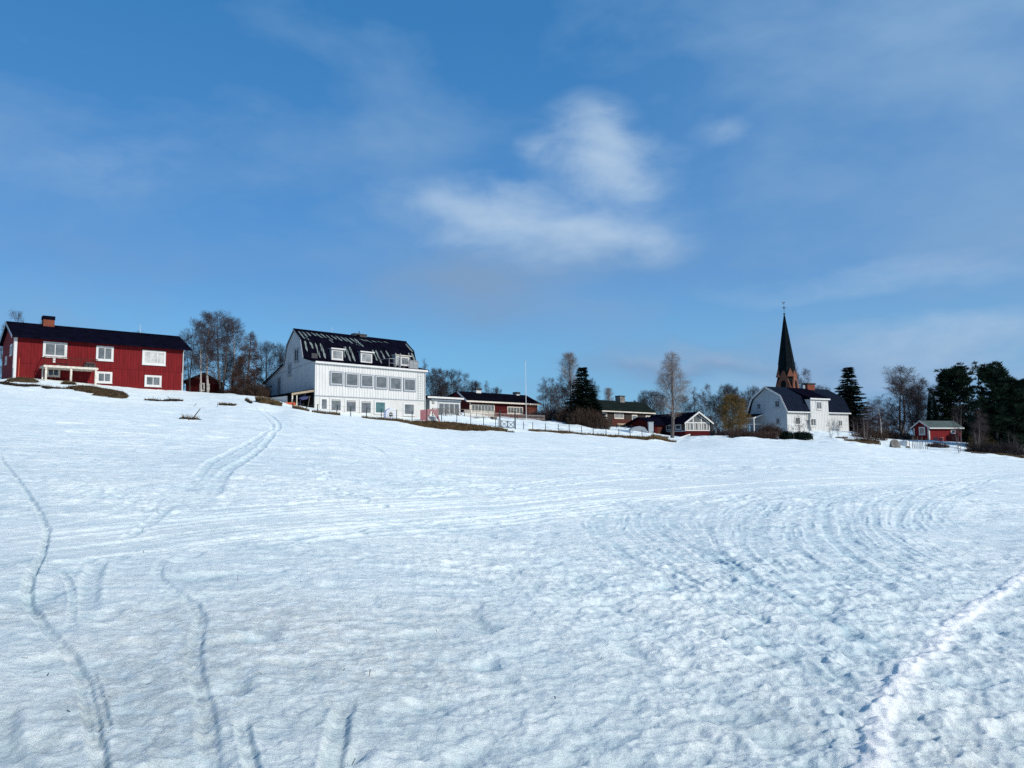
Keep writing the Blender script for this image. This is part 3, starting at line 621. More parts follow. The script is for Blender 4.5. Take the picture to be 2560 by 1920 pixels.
    for z in (.3, .55, .8): rl.box(x0, x1, Yd + .03, Yd + .06, z1 + z, z1 + z + .035)
    rl.box(x0 - .03, x1 + .03, Yd, Yd + .09, z1 + .93, z1 + .98)
    rl.box(x1 - .06, x1, Yd, -.1, z1 + .93, z1 + .98); rl.box(x0, x0 + .05, Yd + .1, -.1, z1 + .93, z1 + .98)
    rl.build('railing', M['rust'], deck)
    # snow left on the planks
    sn = MB(); rr = random.Random(4)
    for k in range(9):
        x = x0 + rr.uniform(.1, .9) * (x1 - x0); sn.box(x, x + rr.uniform(.2, .9), Yd + .02 + rr.uniform(0, 1), -0.9, z1 + .001 + k * .003, z1 + rr.uniform(.05, .11))
    sn.build('snow_remnant', M['white_dk'], deck)
    it = MB(); p = b.pick(*q(980, 770), 'y', -1.2)
    it.box(p[0] - .5, p[0] + .6, -1.6, -.9, z1, z1 + .55).box(p[0] - .35, p[0] + .45, -1.55, -.95, z1 + .55, z1 + .72); o = it.build('covered_box', M['iron'], None)
    o.matrix_world = Matrix.Translation(Vector(b.o)) @ Matrix.Rotation(b.rot, 4, 'Z'); tag(o, 'dark covered box standing on the deck of the red house', 'storage box')
    it = MB(); p = b.pick(*q(690, 760), 'y', -1.2)
    it.box(p[0] - .5, p[0] + .5, -1.5, -.8, z1 + .38, z1 + .43)
    for a_ in (-.45, .42):
        for c_ in (-1.48, -.86): it.box(p[0] + a_, p[0] + a_ + .05, c_, c_ + .05, z1, z1 + .38)
    o = it.build('low_table', M['iron'], None); o.matrix_world = Matrix.Translation(Vector(b.o)) @ Matrix.Rotation(b.rot, 4, 'Z'); tag(o, 'low dark table on the deck below the balcony window of the red house', 'table')
    # thin red marking pole left of the deck
    g = b.pick(*q(205, 880), 'y', -1.5); o = MB().tube((g[0], -1.5, -.6), (g[0], -1.5, b.pick(*q(214, 690), 'y', -1.5)[2]), .03, .025).build('snow_pole', M['orange'], None)
    o.matrix_world = Matrix.Translation(Vector(b.o)) @ Matrix.Rotation(b.rot, 4, 'Z'); tag(o, 'thin orange snow pole in front of the left end of the red house', 'snow pole')
    FLAT.append((b.o[0], b.o[1], 3))

def red_shed():
    b = Bld('red_outbuilding', 'small dark red gabled outbuilding behind the birches beside the red house', 'outbuilding', 464, 100.0, (.97, .24), 980)
    L = b.pick(549, 980)[0]; ridge = b.pick(512, 934.0)[2]; ev = b.pick(464, 953)[2]; xm = b.pick(512, 940)[0]
    w = MB().prism([(0, -2), (0, ev), (xm, ridge), (L, b.pick(549, 955)[2]), (L, -2)], 0, 5, axis='y')
    battens(w, .1, L, -1, ev - .3, 0, .3, .06, .03)
    b.part('wall', w, M['red_dk'])
    k = (ridge - ev) / xm
    r = MB().prism([(-.4, ev - .4 * k), (xm, ridge), (xm, ridge + .14), (-.4, ev - .4 * k + .14)], -.4, 5.4, axis='y')
    e2 = b.pick(549, 955)[2]; k2 = (ridge - e2) / (L - xm)
    r.prism([(L + .4, e2 - .4 * k2), (xm, ridge), (xm, ridge + .141), (L + .4, e2 - .4 * k2 + .14)], -.401, 5.401, axis='y')
    b.part('roof', r, M['black_roof2'])
    b.win_px('f', -.031, 499.5, 957.5, 512, 977, mull=0, glass='glass_dk', case=.12)
    b.win_px('f', -.031, 517, 959, 524.5, 977, mull=0, glass='glass_dk', case=.12)

# ===== white house with the mansard roof
def white_house():
    b = Bld('white_house', 'large white house with black frost streaked mansard roof and a row of six windows', 'house', 787, 90.0, (.712, .703), 950)
    q = lambda x, y: (640 + x / 4.809, 800 + y / 4.809)
    L = b.pick(*q(2030, 800))[0]
    g = lambda x, y: b.pick(*q(x, y), 'x', 0)[1:]
    ff, kn, rg, bk, bf, le = g(582, 465), g(548, 240), g(460, 118), g(378, 300), g(342, 545), g(80, 770)
    eave = b.pick(*q(705, 505))[2]; clad = b.pick(*q(705, 903))[2]
    le_z = le[1]; W = g(110, 780)[0]
    # body
    w = MB().prism([(0, -2), (0, eave), (ff[0], ff[1] - .02), (kn[0] + .05, kn[1] - .08), (rg[0], rg[1] - .1), (bk[0] - .05, bk[1] - .08), (bf[0], bf[1]), (W, le_z - .0), (W, -2)], 0, L)
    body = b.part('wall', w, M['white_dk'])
    f = MB().box(0.0, L, -.035, -.001, clad, eave); battens(f, .05, L, clad, eave, -.035, .40, .14, .045)
    f.box(-.03, .14, -.095, -.081, clad, eave)
    b.part('facade_cladding', f, M['white'])
    f = MB().box(-.001, L, -.02, -.001, -2, clad - .10); b.part('ground_floor_wall', f, M['grey'])
    f = MB().box(-.02, L + .02, -.07, -.0215, clad - .10, clad - .001); b.part('drip_board', f, M['trim_grey'])
    # roofs
    rxr = b.pick(*q(1805, 275), 'y', rg[0])[0]
    r = MB().prism(roof_poly([(ff[0], ff[1]), (kn[0], kn[1]), (rg[0], rg[1]), (bk[0], bk[1]), (bf[0], bf[1])], .12), -.12, rxr)
    # standing seams
    def lerp(a, c, t): return (a[0] + (c[0] - a[0]) * t, a[1] + (c[1] - a[1]) * t)
    x = .25
    while x < rxr - .1:
        r.bar((x, ff[0] - .03, ff[1] + .14), (x, kn[0] - .03, kn[1] + .14), .03, .05); r.bar((x, kn[0], kn[1] + .14), (x, rg[0], rg[1] + .14), .03, .05); x += .6
    r.box(-.14, rxr + .02, rg[0] - .12, rg[0] + .12, rg[1] + .11, rg[1] + .17)
    roof = b.part('roof', r, M['black_roof'])
    g2 = MB().prism([(bf[0], bf[1]), (W + .45, le[1] - .12), (W + .45, le[1] + .02), (bf[0], bf[1] + .14)], -.25, rxr); g2.build('lean_to_roof', M['black_roof'], roof)
    fr = MB().prism([(-.35, eave + .02), (ff[0], ff[1] + .05), (ff[0], ff[1] + .18), (-.35, eave + .15)], -.15, b.pick(*q(2080, 625), 'y', -.35)[0]); fr.build('front_roof_strip', M['black_roof'], roof)
    fa = MB().box(-.12, L + .25, -.37, -.351, eave - .14, eave + .10).box(-.1, L + .2, -.36, -.001, eave - .05, eave + .018); fa.build('fascia', M['white'], roof)
    bb = MB()
    pts = [ff, kn, rg, bk, bf, (W + .3, le[1])]
    for a, c in zip(pts[:-1], pts[1:]): bb.bar((-.135, a[0], a[1] - .02), (-.135, c[0], c[1] - .02), .03, .14)
    bb.build('barge_board', M['trim_grey'], roof)
    # frost strips on the lower and upper slopes: (x of the top, top y, x of the bottom, bottom y, width px)
    rr = random.Random(5)
    def onroof(cx, cy, seg):
        a, c = seg; o = b.R @ (CAM - b.o); d = b.R @ ray(*q(cx, cy)); n = np.array([0, -(c[1] - a[1]), (c[0] - a[0])]); p0 = np.array([0, a[0], a[1] + .12])
        t = n @ (p0 - o) / (n @ d); v = o + t * d; nn = n / np.linalg.norm(n); return Vector(v + nn * .015)
    low = (ff, kn); up = (kn, rg)
    strips = [(585, 250, 615, 375, 30), (650, 262, 690, 345, 36), (712, 275, 770, 450, 34), (772, 280, 835, 460, 38), (1055, 315, 1070, 450, 16), (1070, 315, 1135, 492, 36), (1122, 320, 1190, 495, 36), (1400, 358, 1455, 490, 24), (1440, 362, 1510, 520, 34), (1500, 366, 1548, 470, 32), (1560, 368, 1600, 440, 32), (1835, 395, 1850, 480, 20), (1870, 395, 1915, 500, 34)]
    ups = [(512, 135, 585, 225, 30), (555, 140, 620, 205, 34), (610, 145, 655, 190, 40), (665, 150, 725, 190, 40), (720, 160, 800, 215, 40), (780, 165, 850, 215, 40), (845, 180, 925, 245, 30), (905, 185, 965, 230, 40), (960, 190, 1035, 250, 40), (1015, 200, 1100, 260, 34), (1070, 210, 1165, 285, 38), (1130, 215, 1215, 275, 36), (1185, 222, 1290, 320, 40), (1250, 225, 1320, 255, 40), (1310, 235, 1390, 270, 36), (1390, 245, 1450, 270, 34), (1450, 252, 1530, 275, 30), (1540, 258, 1590, 278, 30), (1800, 285, 1880, 380, 34), (600, 205, 640, 245, 20), (880, 235, 930, 275, 24), (1200, 285, 1240, 305, 20)]
    for lst, seg in ((strips, low), (ups, up)):
        for (xa, ya, xb, yb, wd) in lst:
            n = 7; V = []
            for k in range(n + 1):
                t = k / n; cx = xa + (xb - xa) * t; cy = ya + (yb - ya) * t; wv = wd * (0.55 + .25 * rr.random()) * (0.5 if k in (0, n) else 1)
                V += [onroof(cx - wv / 2 + rr.uniform(-3, 3), cy, seg), onroof(cx + wv / 2 + rr.uniform(-3, 3), cy + wd * .1, seg)]
            m_ = MB().add(V, [(2 * k, 2 * k + 1, 2 * k + 3, 2 * k + 2) for k in range(n)]); m_.build('frost_streak', M['frost'], roof)
    # chimney
    c0 = b.pick(*q(1240, 225), 'y', rg[0])[0]; c1 = b.pick(*q(1312, 225), 'y', rg[0])[0]; zt = b.pick(*q(1270, 178), 'y', rg[0])[2]
    ch = MB().box(c0 - .15, c1, rg[0] - .4, rg[0] + .4, rg[1], zt - .08); cho = b.part('chimney', ch, M['iron'])
    MB().box(c0 - 1.0, c1 + .03, rg[0] - .45, rg[0] + .45, zt - .079, zt + .05).build('cap', M['iron'], cho)
    MB().tube((c0, rg[0], zt + .05), (c0, rg[0], zt + .45), .06).build('flue', M['iron'], cho)
    p = b.pick(*q(912, 160), 'y', rg[0]); MB().tube((p[0], rg[0], rg[1]), (p[0], rg[0], rg[1] + .9), .02).build('antenna', M['white'], b.root)
    # dormers
    for (xl, yt, xr, yb) in [(905, 345, 1045, 478), (1255, 383, 1395, 515)]:
        yp = kn[0] + (ff[0] - kn[0]) * .8
        yp = ff[0] - .05
        a = b.pick(*q(xl, yt), 'y', yp); c = b.pick(*q(xl, yb), 'y', yp); e = b.pick(*q(xr, yb), 'y', yp)
        d = MB().box(a[0], e[0], yp, kn[0] + .6, c[2], a[2]); do = b.part('dormer', d, M['white_dk'])
        MB().box(a[0] - .15, e[0] + .2, yp - .25, kn[0] + .9, a[2] + .001, a[2] + .10).build('roof', M['trim_grey'], do)
        MB().box(a[0] - .16, e[0] + .21, yp - .275, yp - .251, a[2] - .05, a[2] + .11).build('fascia', M['white'], do)
        wo = b.window('f', yp, a[0] + .02, e[0] - .02, c[2] + .03, a[2] - .06, glass='glass_lt', mull=0, case=.14); 
    # roof hatch box on the left
    a = b.pick(*q(665, 350), 'y', ff[0] - .1); c = b.pick(*q(735, 470), 'y', ff[0] - .1)
    MB().box(a[0], c[0], ff[0] - .2, kn[0] + .3, c[2], a[2] - .5).build('roof_hatch', M['iron'], b.root)
    # balcony on the right of the roof
    zb = b.pick(*q(1600, 575), 'y', -.1)[2]; xa = b.pick(*q(1600, 560), 'y', -.1)[0]; xb = b.pick(*q(1950, 590), 'y', -.1)[0]
    yp = ff[0] - .3; a = b.pick(*q(1672, 425), 'y', yp); c = b.pick(*q(1672, 575), 'y', yp); e = b.pick(*q(1840, 575), 'y', yp)
    d = MB().box(a[0], e[0], yp, kn[0] + .8, c[2], a[2]); do = b.part('dormer', d, M['white_dk'])
    MB().box(a[0] - .12, e[0] + .3, yp - .2, kn[0] + 1, a[2] + .001, a[2] + .12).build('roof', M['offwhite'], do)
    b.window('f', yp, a[0] + .9, e[0] - .05, c[2] + .4, a[2] - .08, glass='glass', mull=0, case=.12)
    b.window('f', yp, a[0] + .05, a[0] + .85, c[2] + .05, a[2] - .08, glass='glass_lt', mull=0, case=.1, name='balcony_door')
    rl = MB()
    for k in range(7):
        x = xa + (xb - xa) * k / 6; rl.box(x - .025, x + .025, -.13, -.07, zb, zb + 1.25)
    rl.box(xa, xb, -.13, -.07, zb + 1.2, zb + 1.27); rl.box(xa, xb, -.12, -.08, zb + .62, zb + .66)
    rl.box(xb - .04, xb + .02, -.13, ff[0], zb + 1.2, zb + 1.27); rl.box(xa - .02, xa + .04, -.13, ff[0], zb + 1.2, zb + 1.27)
    for xx in (b.pick(*q(1678, 500), 'y', -.1)[0], b.pick(*q(1733, 500), 'y', -.1)[0]): rl.box(xx - .06, xx + .06, -.16, -.04, zb, b.pick(*q(1700, 400), 'y', -.1)[2])
    rail = b.part('balcony_railing', rl, M['rail_grey'])
    MB().box(b.pick(*q(1845, 500), 'y', -.1)[0], xb, -.10, -.075, zb + .05, zb + 1.15).build('screen_panel', M['rail_grey'], rail)
    # windows in the upper row
    for k, (xl, yt, xr, yb) in enumerate([(888, 608, 1050, 795), (1070, 625, 1232, 812), (1252, 645, 1408, 824), (1428, 660, 1580, 842), (1602, 675, 1750, 856), (1772, 692, 1920, 870)]):
        p0 = q(xl, yt + 3); p1 = q(xr, yb - 14); b.win_px('f', -.082, p0[0], p0[1], p1[0], p1[1], glass='glass', mull=0, case=.13, case_m='trim_grey', frame='white', depth=.11, sill=False)
    # ground floor row
    for k, (xl, yt, xr, yb, gl) in enumerate([(768, 928, 868, 1090, 'glass'), (886, 930, 1035, 1105, 'glass'), (1068, 942, 1215, 1120, 'glass'), (1246, 954, 1395, 1135, 'glass'), (1420, 966, 1565, 1132, 'glass_teal'), (1768, 992, 1910, 1150, 'glass')]):
        p0 = q(xl, yt); p1 = q(xr, yb); wo = b.win_px('f', -.022, p0[0], p0[1], p1[0], p1[1], glass=gl, mull=0, case=.17)
        if 0 < k < 4:
            a = b.pick(*q(xl + 16, yt + 22)); c = b.pick(*q(xr - 14, yt + 55)); MB().box(a[0] + .12, c[0] - .05, -.046, -.039, c[2] + .1, a[2] - .05).build('pelmet', M['curtain'], wo)
    # ladder and down pipe
    la = MB(); x0 = b.pick(*q(1938, 800))[0]; x1 = b.pick(*q(1990, 800))[0]; z0 = clad + .1
    for x in (x0, x1): la.bar((x, -.2, z0), (x, -.2, eave - .1), .03)
    z = z0 + .2
    while z < eave - .2: la.bar((x0, -.2, z), (x1, -.2, z), .025); z += .33
    b.part('wall_ladder', la, M['white_dk'])
    dp = MB().tube((L - .06, -.2, eave - .1), (L - .06, -.12, eave - .5), .05).tube((L - .06, -.12, eave - .5), (L - .06, -.12, -.5), .05); b.part('downpipe', dp, M['white'])
    # gable windows
    for (xl, yt, xr, yb, t_) in [(460, 345, 517, 512, 0), (386, 518, 426, 676, 0), (258, 690, 302, 915, 1)]:
        p0 = q(xl, yt); p1 = q(xr, yb); b.win_px('g', -.003, p0[0], p0[1], p1[0], p1[1], glass='glass_dk', mull=1, case=.13, frame='white_dk', case_m='trim_grey')
    a = g(160, 658); c = g(700, 497); mm = g(330, 628); tb = MB().bar((-.02, a[0], a[1]), (-.02, mm[0], mm[1]), .03, .07).bar((-.02, mm[0], mm[1]), (-.02, c[0], c[1]), .03, .07); b.part('gable_band', tb, M['trim_grey'])
    st = MB().bar((-.03, *g(170, 805)), (-.03, *g(190, 800)), .05, .2); b.part('wall_lamp', st, M['iron'])
    # open shed against the gable
    y0 = .15; xs = b.pick(*q(432, 885), 'y', y0)[0]; za = b.pick(*q(692, 842), 'y', y0)[2]; zb_ = b.pick(*q(432, 885), 'y', y0)[2]
    zb2 = zb_ + .02; yb_ = 8.5; drop = 1.0
    V = [(0, y0, za), (xs, y0, zb2), (xs, yb_, zb2 - .2), (0, yb_, za - .2)]
    s_ = MB().add([(x, y, z) for x, y, z in V] + [(x, y, z + .13) for x, y, z in V], [(0, 1, 2, 3), (7, 6, 5, 4), (0, 4, 5, 1), (1, 5, 6, 2), (2, 6, 7, 3), (3, 7, 4, 0)])
    sh = b.part('shed_roof', s_, M['black_roof2'])
    MB().bar((0, y0 - .03, za - .08), (xs - .05, y0 - .03, zb2 - .08), .06, .24).build('beam', M['wood'], sh)
    MB().box(xs + .02, xs + .16, y0, y0 + .12, -2, zb2 - .2).build('post', M['offwhite'], sh)
    MB().box(xs + .6, xs + .7, y0, y0 + .1, -2, zb2 - .2).build('post', M['offwhite'], sh)
    MB().box(xs, xs + .08, y0 + 1.2, yb_, -2, zb2 - .22).build('side_wall', M['grey'], sh)
    MB().box(xs + .09, -.05, y0 + 1.7, y0 + 1.8, -2, zb2 - .1).box(-.05, -.025, y0, y0 + 1.8, -2, za - .2).build('shade_backing', M['dark'], sh)  # black sheets close behind the opening stand in for the shed's inner shade
    def inb(o): o.matrix_world = Matrix.Translation(Vector(b.o)) @ Matrix.Rotation(b.rot, 4, 'Z'); return o
    p = b.pick(757, 993, 'y', y0 + .9)
    inb(tag(MB().prism([(p[0] - .55, p[2] - .1), (p[0] - .1, p[2] - .35), (p[0] + .5, p[2] - .2), (p[0] + .75, p[2] + .1), (p[0] + .1, p[2] + .2)], y0 + .7, y0 + 1.2, axis='y').tube((p[0] - .3, y0 + .95, -1), (p[0] - .3, y0 + .95, p[2] - .25), .04).build('snow_blower', M['blue'], None), 'blue machine parked inside the open shed at the white house', 'snow blower'))
    p0 = b.pick(774, 990, 'y', y0 - .05); inb(tag(MB().bar((p0[0] - .45, y0 - .15, -.9), (p0[0], y0 - .1, p0[2]), .06).build('plank', M['wood_grey'], None), 'grey plank leaning in the opening of the shed beside the white house', 'plank'))
    # orange sledge pile
    c = G(726, 88.0); o = MB()
    rr = random.Random(3)
    for k in range(4):
        x = c.x + rr.uniform(-.3, .3); y = c.y + k * .12; z = float(terr(x, y)); o.prism([(x - .5, z + .25 * rr.random()), (x - .3, z - .05), (x + .35, z - .05), (x + .55, z + .15 + .35 * rr.random()), (x + .2, z + .25)], y, y + .1, axis='y')
    tag(o.build('plastic_sledge', M['orange'], None), 'bright orange plastic sledges heaped left of the shed post', 'sledge')

def white_annex():
    b = Bld('white_annex', 'low flat roofed white annex with door and glazed front between white house and red bungalow', 'annex', 1074, 104.5, (.712, .703), 1000)
    q = lambda x, y: (1040 + x / 8.508, 960 + y / 8.508)
    L = b.pick(*q(945, 450))[0]; tp = b.pick(*q(270, 300))[2]
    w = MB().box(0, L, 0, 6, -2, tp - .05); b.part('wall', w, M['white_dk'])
    x0 = b.pick(*q(250, 265), 'y', -.6)[0]; x1 = b.pick(*q(1018, 330), 'y', -.6)[0]; zf = b.pick(*q(260, 295), 'y', -.6)[2]; zt = b.pick(*q(260, 256), 'y', -.6)[2]
    r = MB().box(x0 - .3, x1, -.55, 6.4, zf + .05, zt + .02); r.box(x0 - .35, x1 + .02, -.5, 6.4, zt + .021, zt + .1); ro = b.part('roof', r, M['black_roof2'])
    MB().box(x0, x1 + .03, -.60, -.551, zf, zt).build('fascia', M['white'], ro)
    MB().box(.1, L - .1, -.3, -.01, zf - .25, zf - .05).build('soffit', M['trim_grey'], ro)
    a = b.pick(*q(285, 335)); c = b.pick(*q(450, 335)); MB().box(a[0], c[0], -.05, -.001, 0, a[2]).build('door', M['white'], b.root)
    d = b.root.children[-1] if b.root.children else None
    p = b.pick(*q(365, 400), 'y', -.06); tw = MB()
    for k in range(9):
        t = 2 * math.pi * k / 9; t2 = 2 * math.pi * (k + 1) / 9
        if k in (1, 6): continue
        tw.bar((p[0] + .17 * math.cos(t), -.07, p[2] + .17 * math.sin(t)), (p[0] + .17 * math.cos(t2), -.07, p[2] + .17 * math.sin(t2)), .07)
    o = tw.build('wreath', M['twig_dk'], None); o.matrix_world = Matrix.Translation(Vector(b.o)) @ Matrix.Rotation(b.rot, 4, 'Z'); tag(o, 'dark twig wreath hanging on the white door panel of the annex', 'wreath')
    a = b.pick(*q(470, 390)); c = b.pick(*q(925, 560)); b.window('f', 0, a[0], c[0], .2, a[2], mull=3, case=.08, glass='glass', frame='white', sill=False)
    # raised deck railing in front
    rl = MB(); y = -2.2; xa = b.pick(*q(350, 520), 'y', y)[0]; xb = b.pick(*q(1660, 540), 'y', y)[0]; z1 = b.pick(*q(350, 520), 'y', y)[2]; z0 = z1 - 1.15
    n = 10
    for k in range(n + 1):
        x = xa + (xb - xa) * k / n; rl.box(x - .05, x + .05, y - .05, y + .05, z0 - 1.2, z1 + .03)
        if k < n:
            x2 = xa + (xb - xa) * (k + 1) / n
            if k < 5: rl.bar((x, y, z0 + .1), (x2, y, z1 - .1), .05); rl.bar((x, y + .06, z1 - .1), (x2, y + .06, z0 + .1), .05)
    rl.box(xa, xb, y - .06, y + .06, z1, z1 + .07); rl.box(xa, xb, y - .04, y + .04, z0 + .1, z0 + .16)
    rail = b.part('deck_railing', rl, M['wood_grey'])
    xm = xa + (xb - xa) * .5; bl = MB(); x = xm
    while x < xb: bl.box(x, x + .09, y - .075, y - .055, z0 + .15, z1 - .02); x += .19
    bl.build('baluster', M['offwhite'], rail)
    MB().box(xa, xb, y + .062, -.01, z0 - .1, z0 + .05).build('deck_floor', M['wood_grey'], rail)
    bb = MB(); bb.box(xb - 1.1, xb - .35, y - 1.0, y - .35, z0 - .6, z0 + .25); ob = bb.build('storage_crate', M['wood_grey'], None); ob.matrix_world = Matrix.Translation(Vector(b.o)) @ Matrix.Rotation(b.rot, 4, 'Z'); tag(ob, 'grey wooden crate at the right end of the annex deck', 'crate')

def red_bungalow():
    b = Bld('red_bungalow', 'low red bungalow with long black roof and two white chimneys behind the deck', 'bungalow', 1174, 125.0, (.72, .69), 1010)
    q = lambda x, y: (1040 + x / 6.144, 880 + y / 6.144)
    L = b.pick(1343, 1020)[0]; T = 3.6; W = 7.2
    rz = b.pick(*q(632, 614), 'y', T)[2]; x0 = b.pick(*q(632, 614), 'y', T)[0]; x1 = b.pick(*q(1692, 687), 'y', T)[0]
    ez = b.pick(*q(800, 752), 'y', -.7)[2]; x1e = b.pick(*q(1922, 822), 'y', -.7)[0]; x0e = b.pick(*q(775, 735), 'y', -.7)[0]
    zE = ez
    x1 = max(x1, L + .3)
    w = MB().prism(gable_poly([(0, zE), (T, rz - .2), (W, zE)], -2), 0, L); b.part('wall', w, M['red_dk'])
    xs0 = min(x0, x0e); xs1 = (x1 + x1e) / 2
    r = MB().add([(x0e, -.7, ez), (x1e, -.7, ez), (x1, T, rz), (x0, T, rz), (x1e, W + .7, ez), (x0e, W + .7, ez)] + [(x0e, -.7, ez + .15), (x1e, -.7, ez + .15), (x1, T, rz + .15), (x0, T, rz + .15), (x1e, W + .7, ez + .15), (x0e, W + .7, ez + .15)],
                 [(0, 1, 2, 3), (3, 2, 4, 5), (6, 9, 8, 7), (9, 11, 10, 8), (0, 6, 7, 1), (1, 7, 8, 2), (2, 8, 10, 4), (4, 10, 11, 5), (5, 11, 9, 3), (3, 9, 6, 0)])
    ro = b.part('roof', r, M['black_roof2'])
    MB().box(x0e, x1e - .2, -.76, -.701, ez - .15, ez + .1).build('gutter', M['offwhite'], ro)
    MB().bar((x0e - .03, -.7, ez + .02), (x0 - .03, T, rz + .02), .06, .26).build('barge_board', M['white_dk'], ro)
    MB().bar((x1e + .03, -.7, ez + .05), (x1 + .03, T, rz + .05), .06, .2).build('barge_board', M['white_dk'], ro)
    MB().box(-.02, .22, -.06, -.001, -1, ez - .15).build('corner_board', M['offwhite'], b.root)
    for (a, c, t, bt) in [(893, 978, 555, 632), (1512, 1565, 615, 672)]:
        p = b.pick(*q(a + 10, t + 30), 'y', T); p2 = b.pick(*q(c, t + 30), 'y', T)[0]; zt = b.pick(*q(a, t), 'y', T)[2]
        chimney(b, p[0], p2, T - .4, T + .4, rz - .3, p[2], 'white', 'iron', zt - p[2], .12)
    # window bands
    a = b.pick(*q(845, 800)); c = b.pick(*q(1205, 900)); b.window('f', 0, a[0], c[0], a[2] - 1.5, a[2], mull=6, glass='glass', frame='offwhite', case=.1, sill=False)
    a = b.pick(*q(1400, 835)); c = b.pick(*q(1640, 930)); b.window('f', 0, a[0], c[0], a[2] - 1.3, a[2], mull=4, glass='glass', frame='offwhite', case=.1, sill=False)
    a = b.pick(*q(1690, 840))[0]; MB().box(a, L - .01, -.08, -.001, -1, ez - .05).build('brick_panel', M['brick'], b.root)
    # picket fence in front
    pf = thing('picket_fence', 'weathered pale picket fence running below the red bungalow', 'fence', (0, 0, 0))
    P0 = G(1222, 114); P1 = G(1362, 120); n = 44; pk = MB(); rl = MB(); d = P1 - P0
    for k in range(n + 1):
        p = P0 + d * (k / n); z = float(terr(p.x, p.y)); pk.box(p.x - .03, p.x + .03, p.y - .012, p.y + .012, z - .3, z + .9)
        if k:
            rl.bar((p0.x, p0.y + .035, z0 + .8), (p.x, p.y + .035, z + .8), .04, .07); rl.bar((p0.x, p0.y + .035, z0 + .3), (p.x, p.y + .035, z + .3), .04, .07)
        p0, z0 = p, z
    pk.build('picket', M['wood_mid'], pf); pf.children[-1]['kind'] = 'stuff' if False else 'part'; del pf.children[-1]['kind']
    rl.build('rail', M['wood_mid'], pf)

def flagpole():
    g = G(1316, 116); top = P(1310, 903, 116)
    t = thing('flagpole', 'tall white flagpole without a flag in front of the red bungalow', 'flagpole', g)
    MB().tube((0, 0, -.5), (0, 0, top[2] - g.z), .055, .032, 10).build('pole', M['white'], t)
    MB().tube((0, 0, top[2] - g.z), (0, 0, top[2] - g.z + .22), .10, .06, 8).build('knob', M['white_dk'], t)

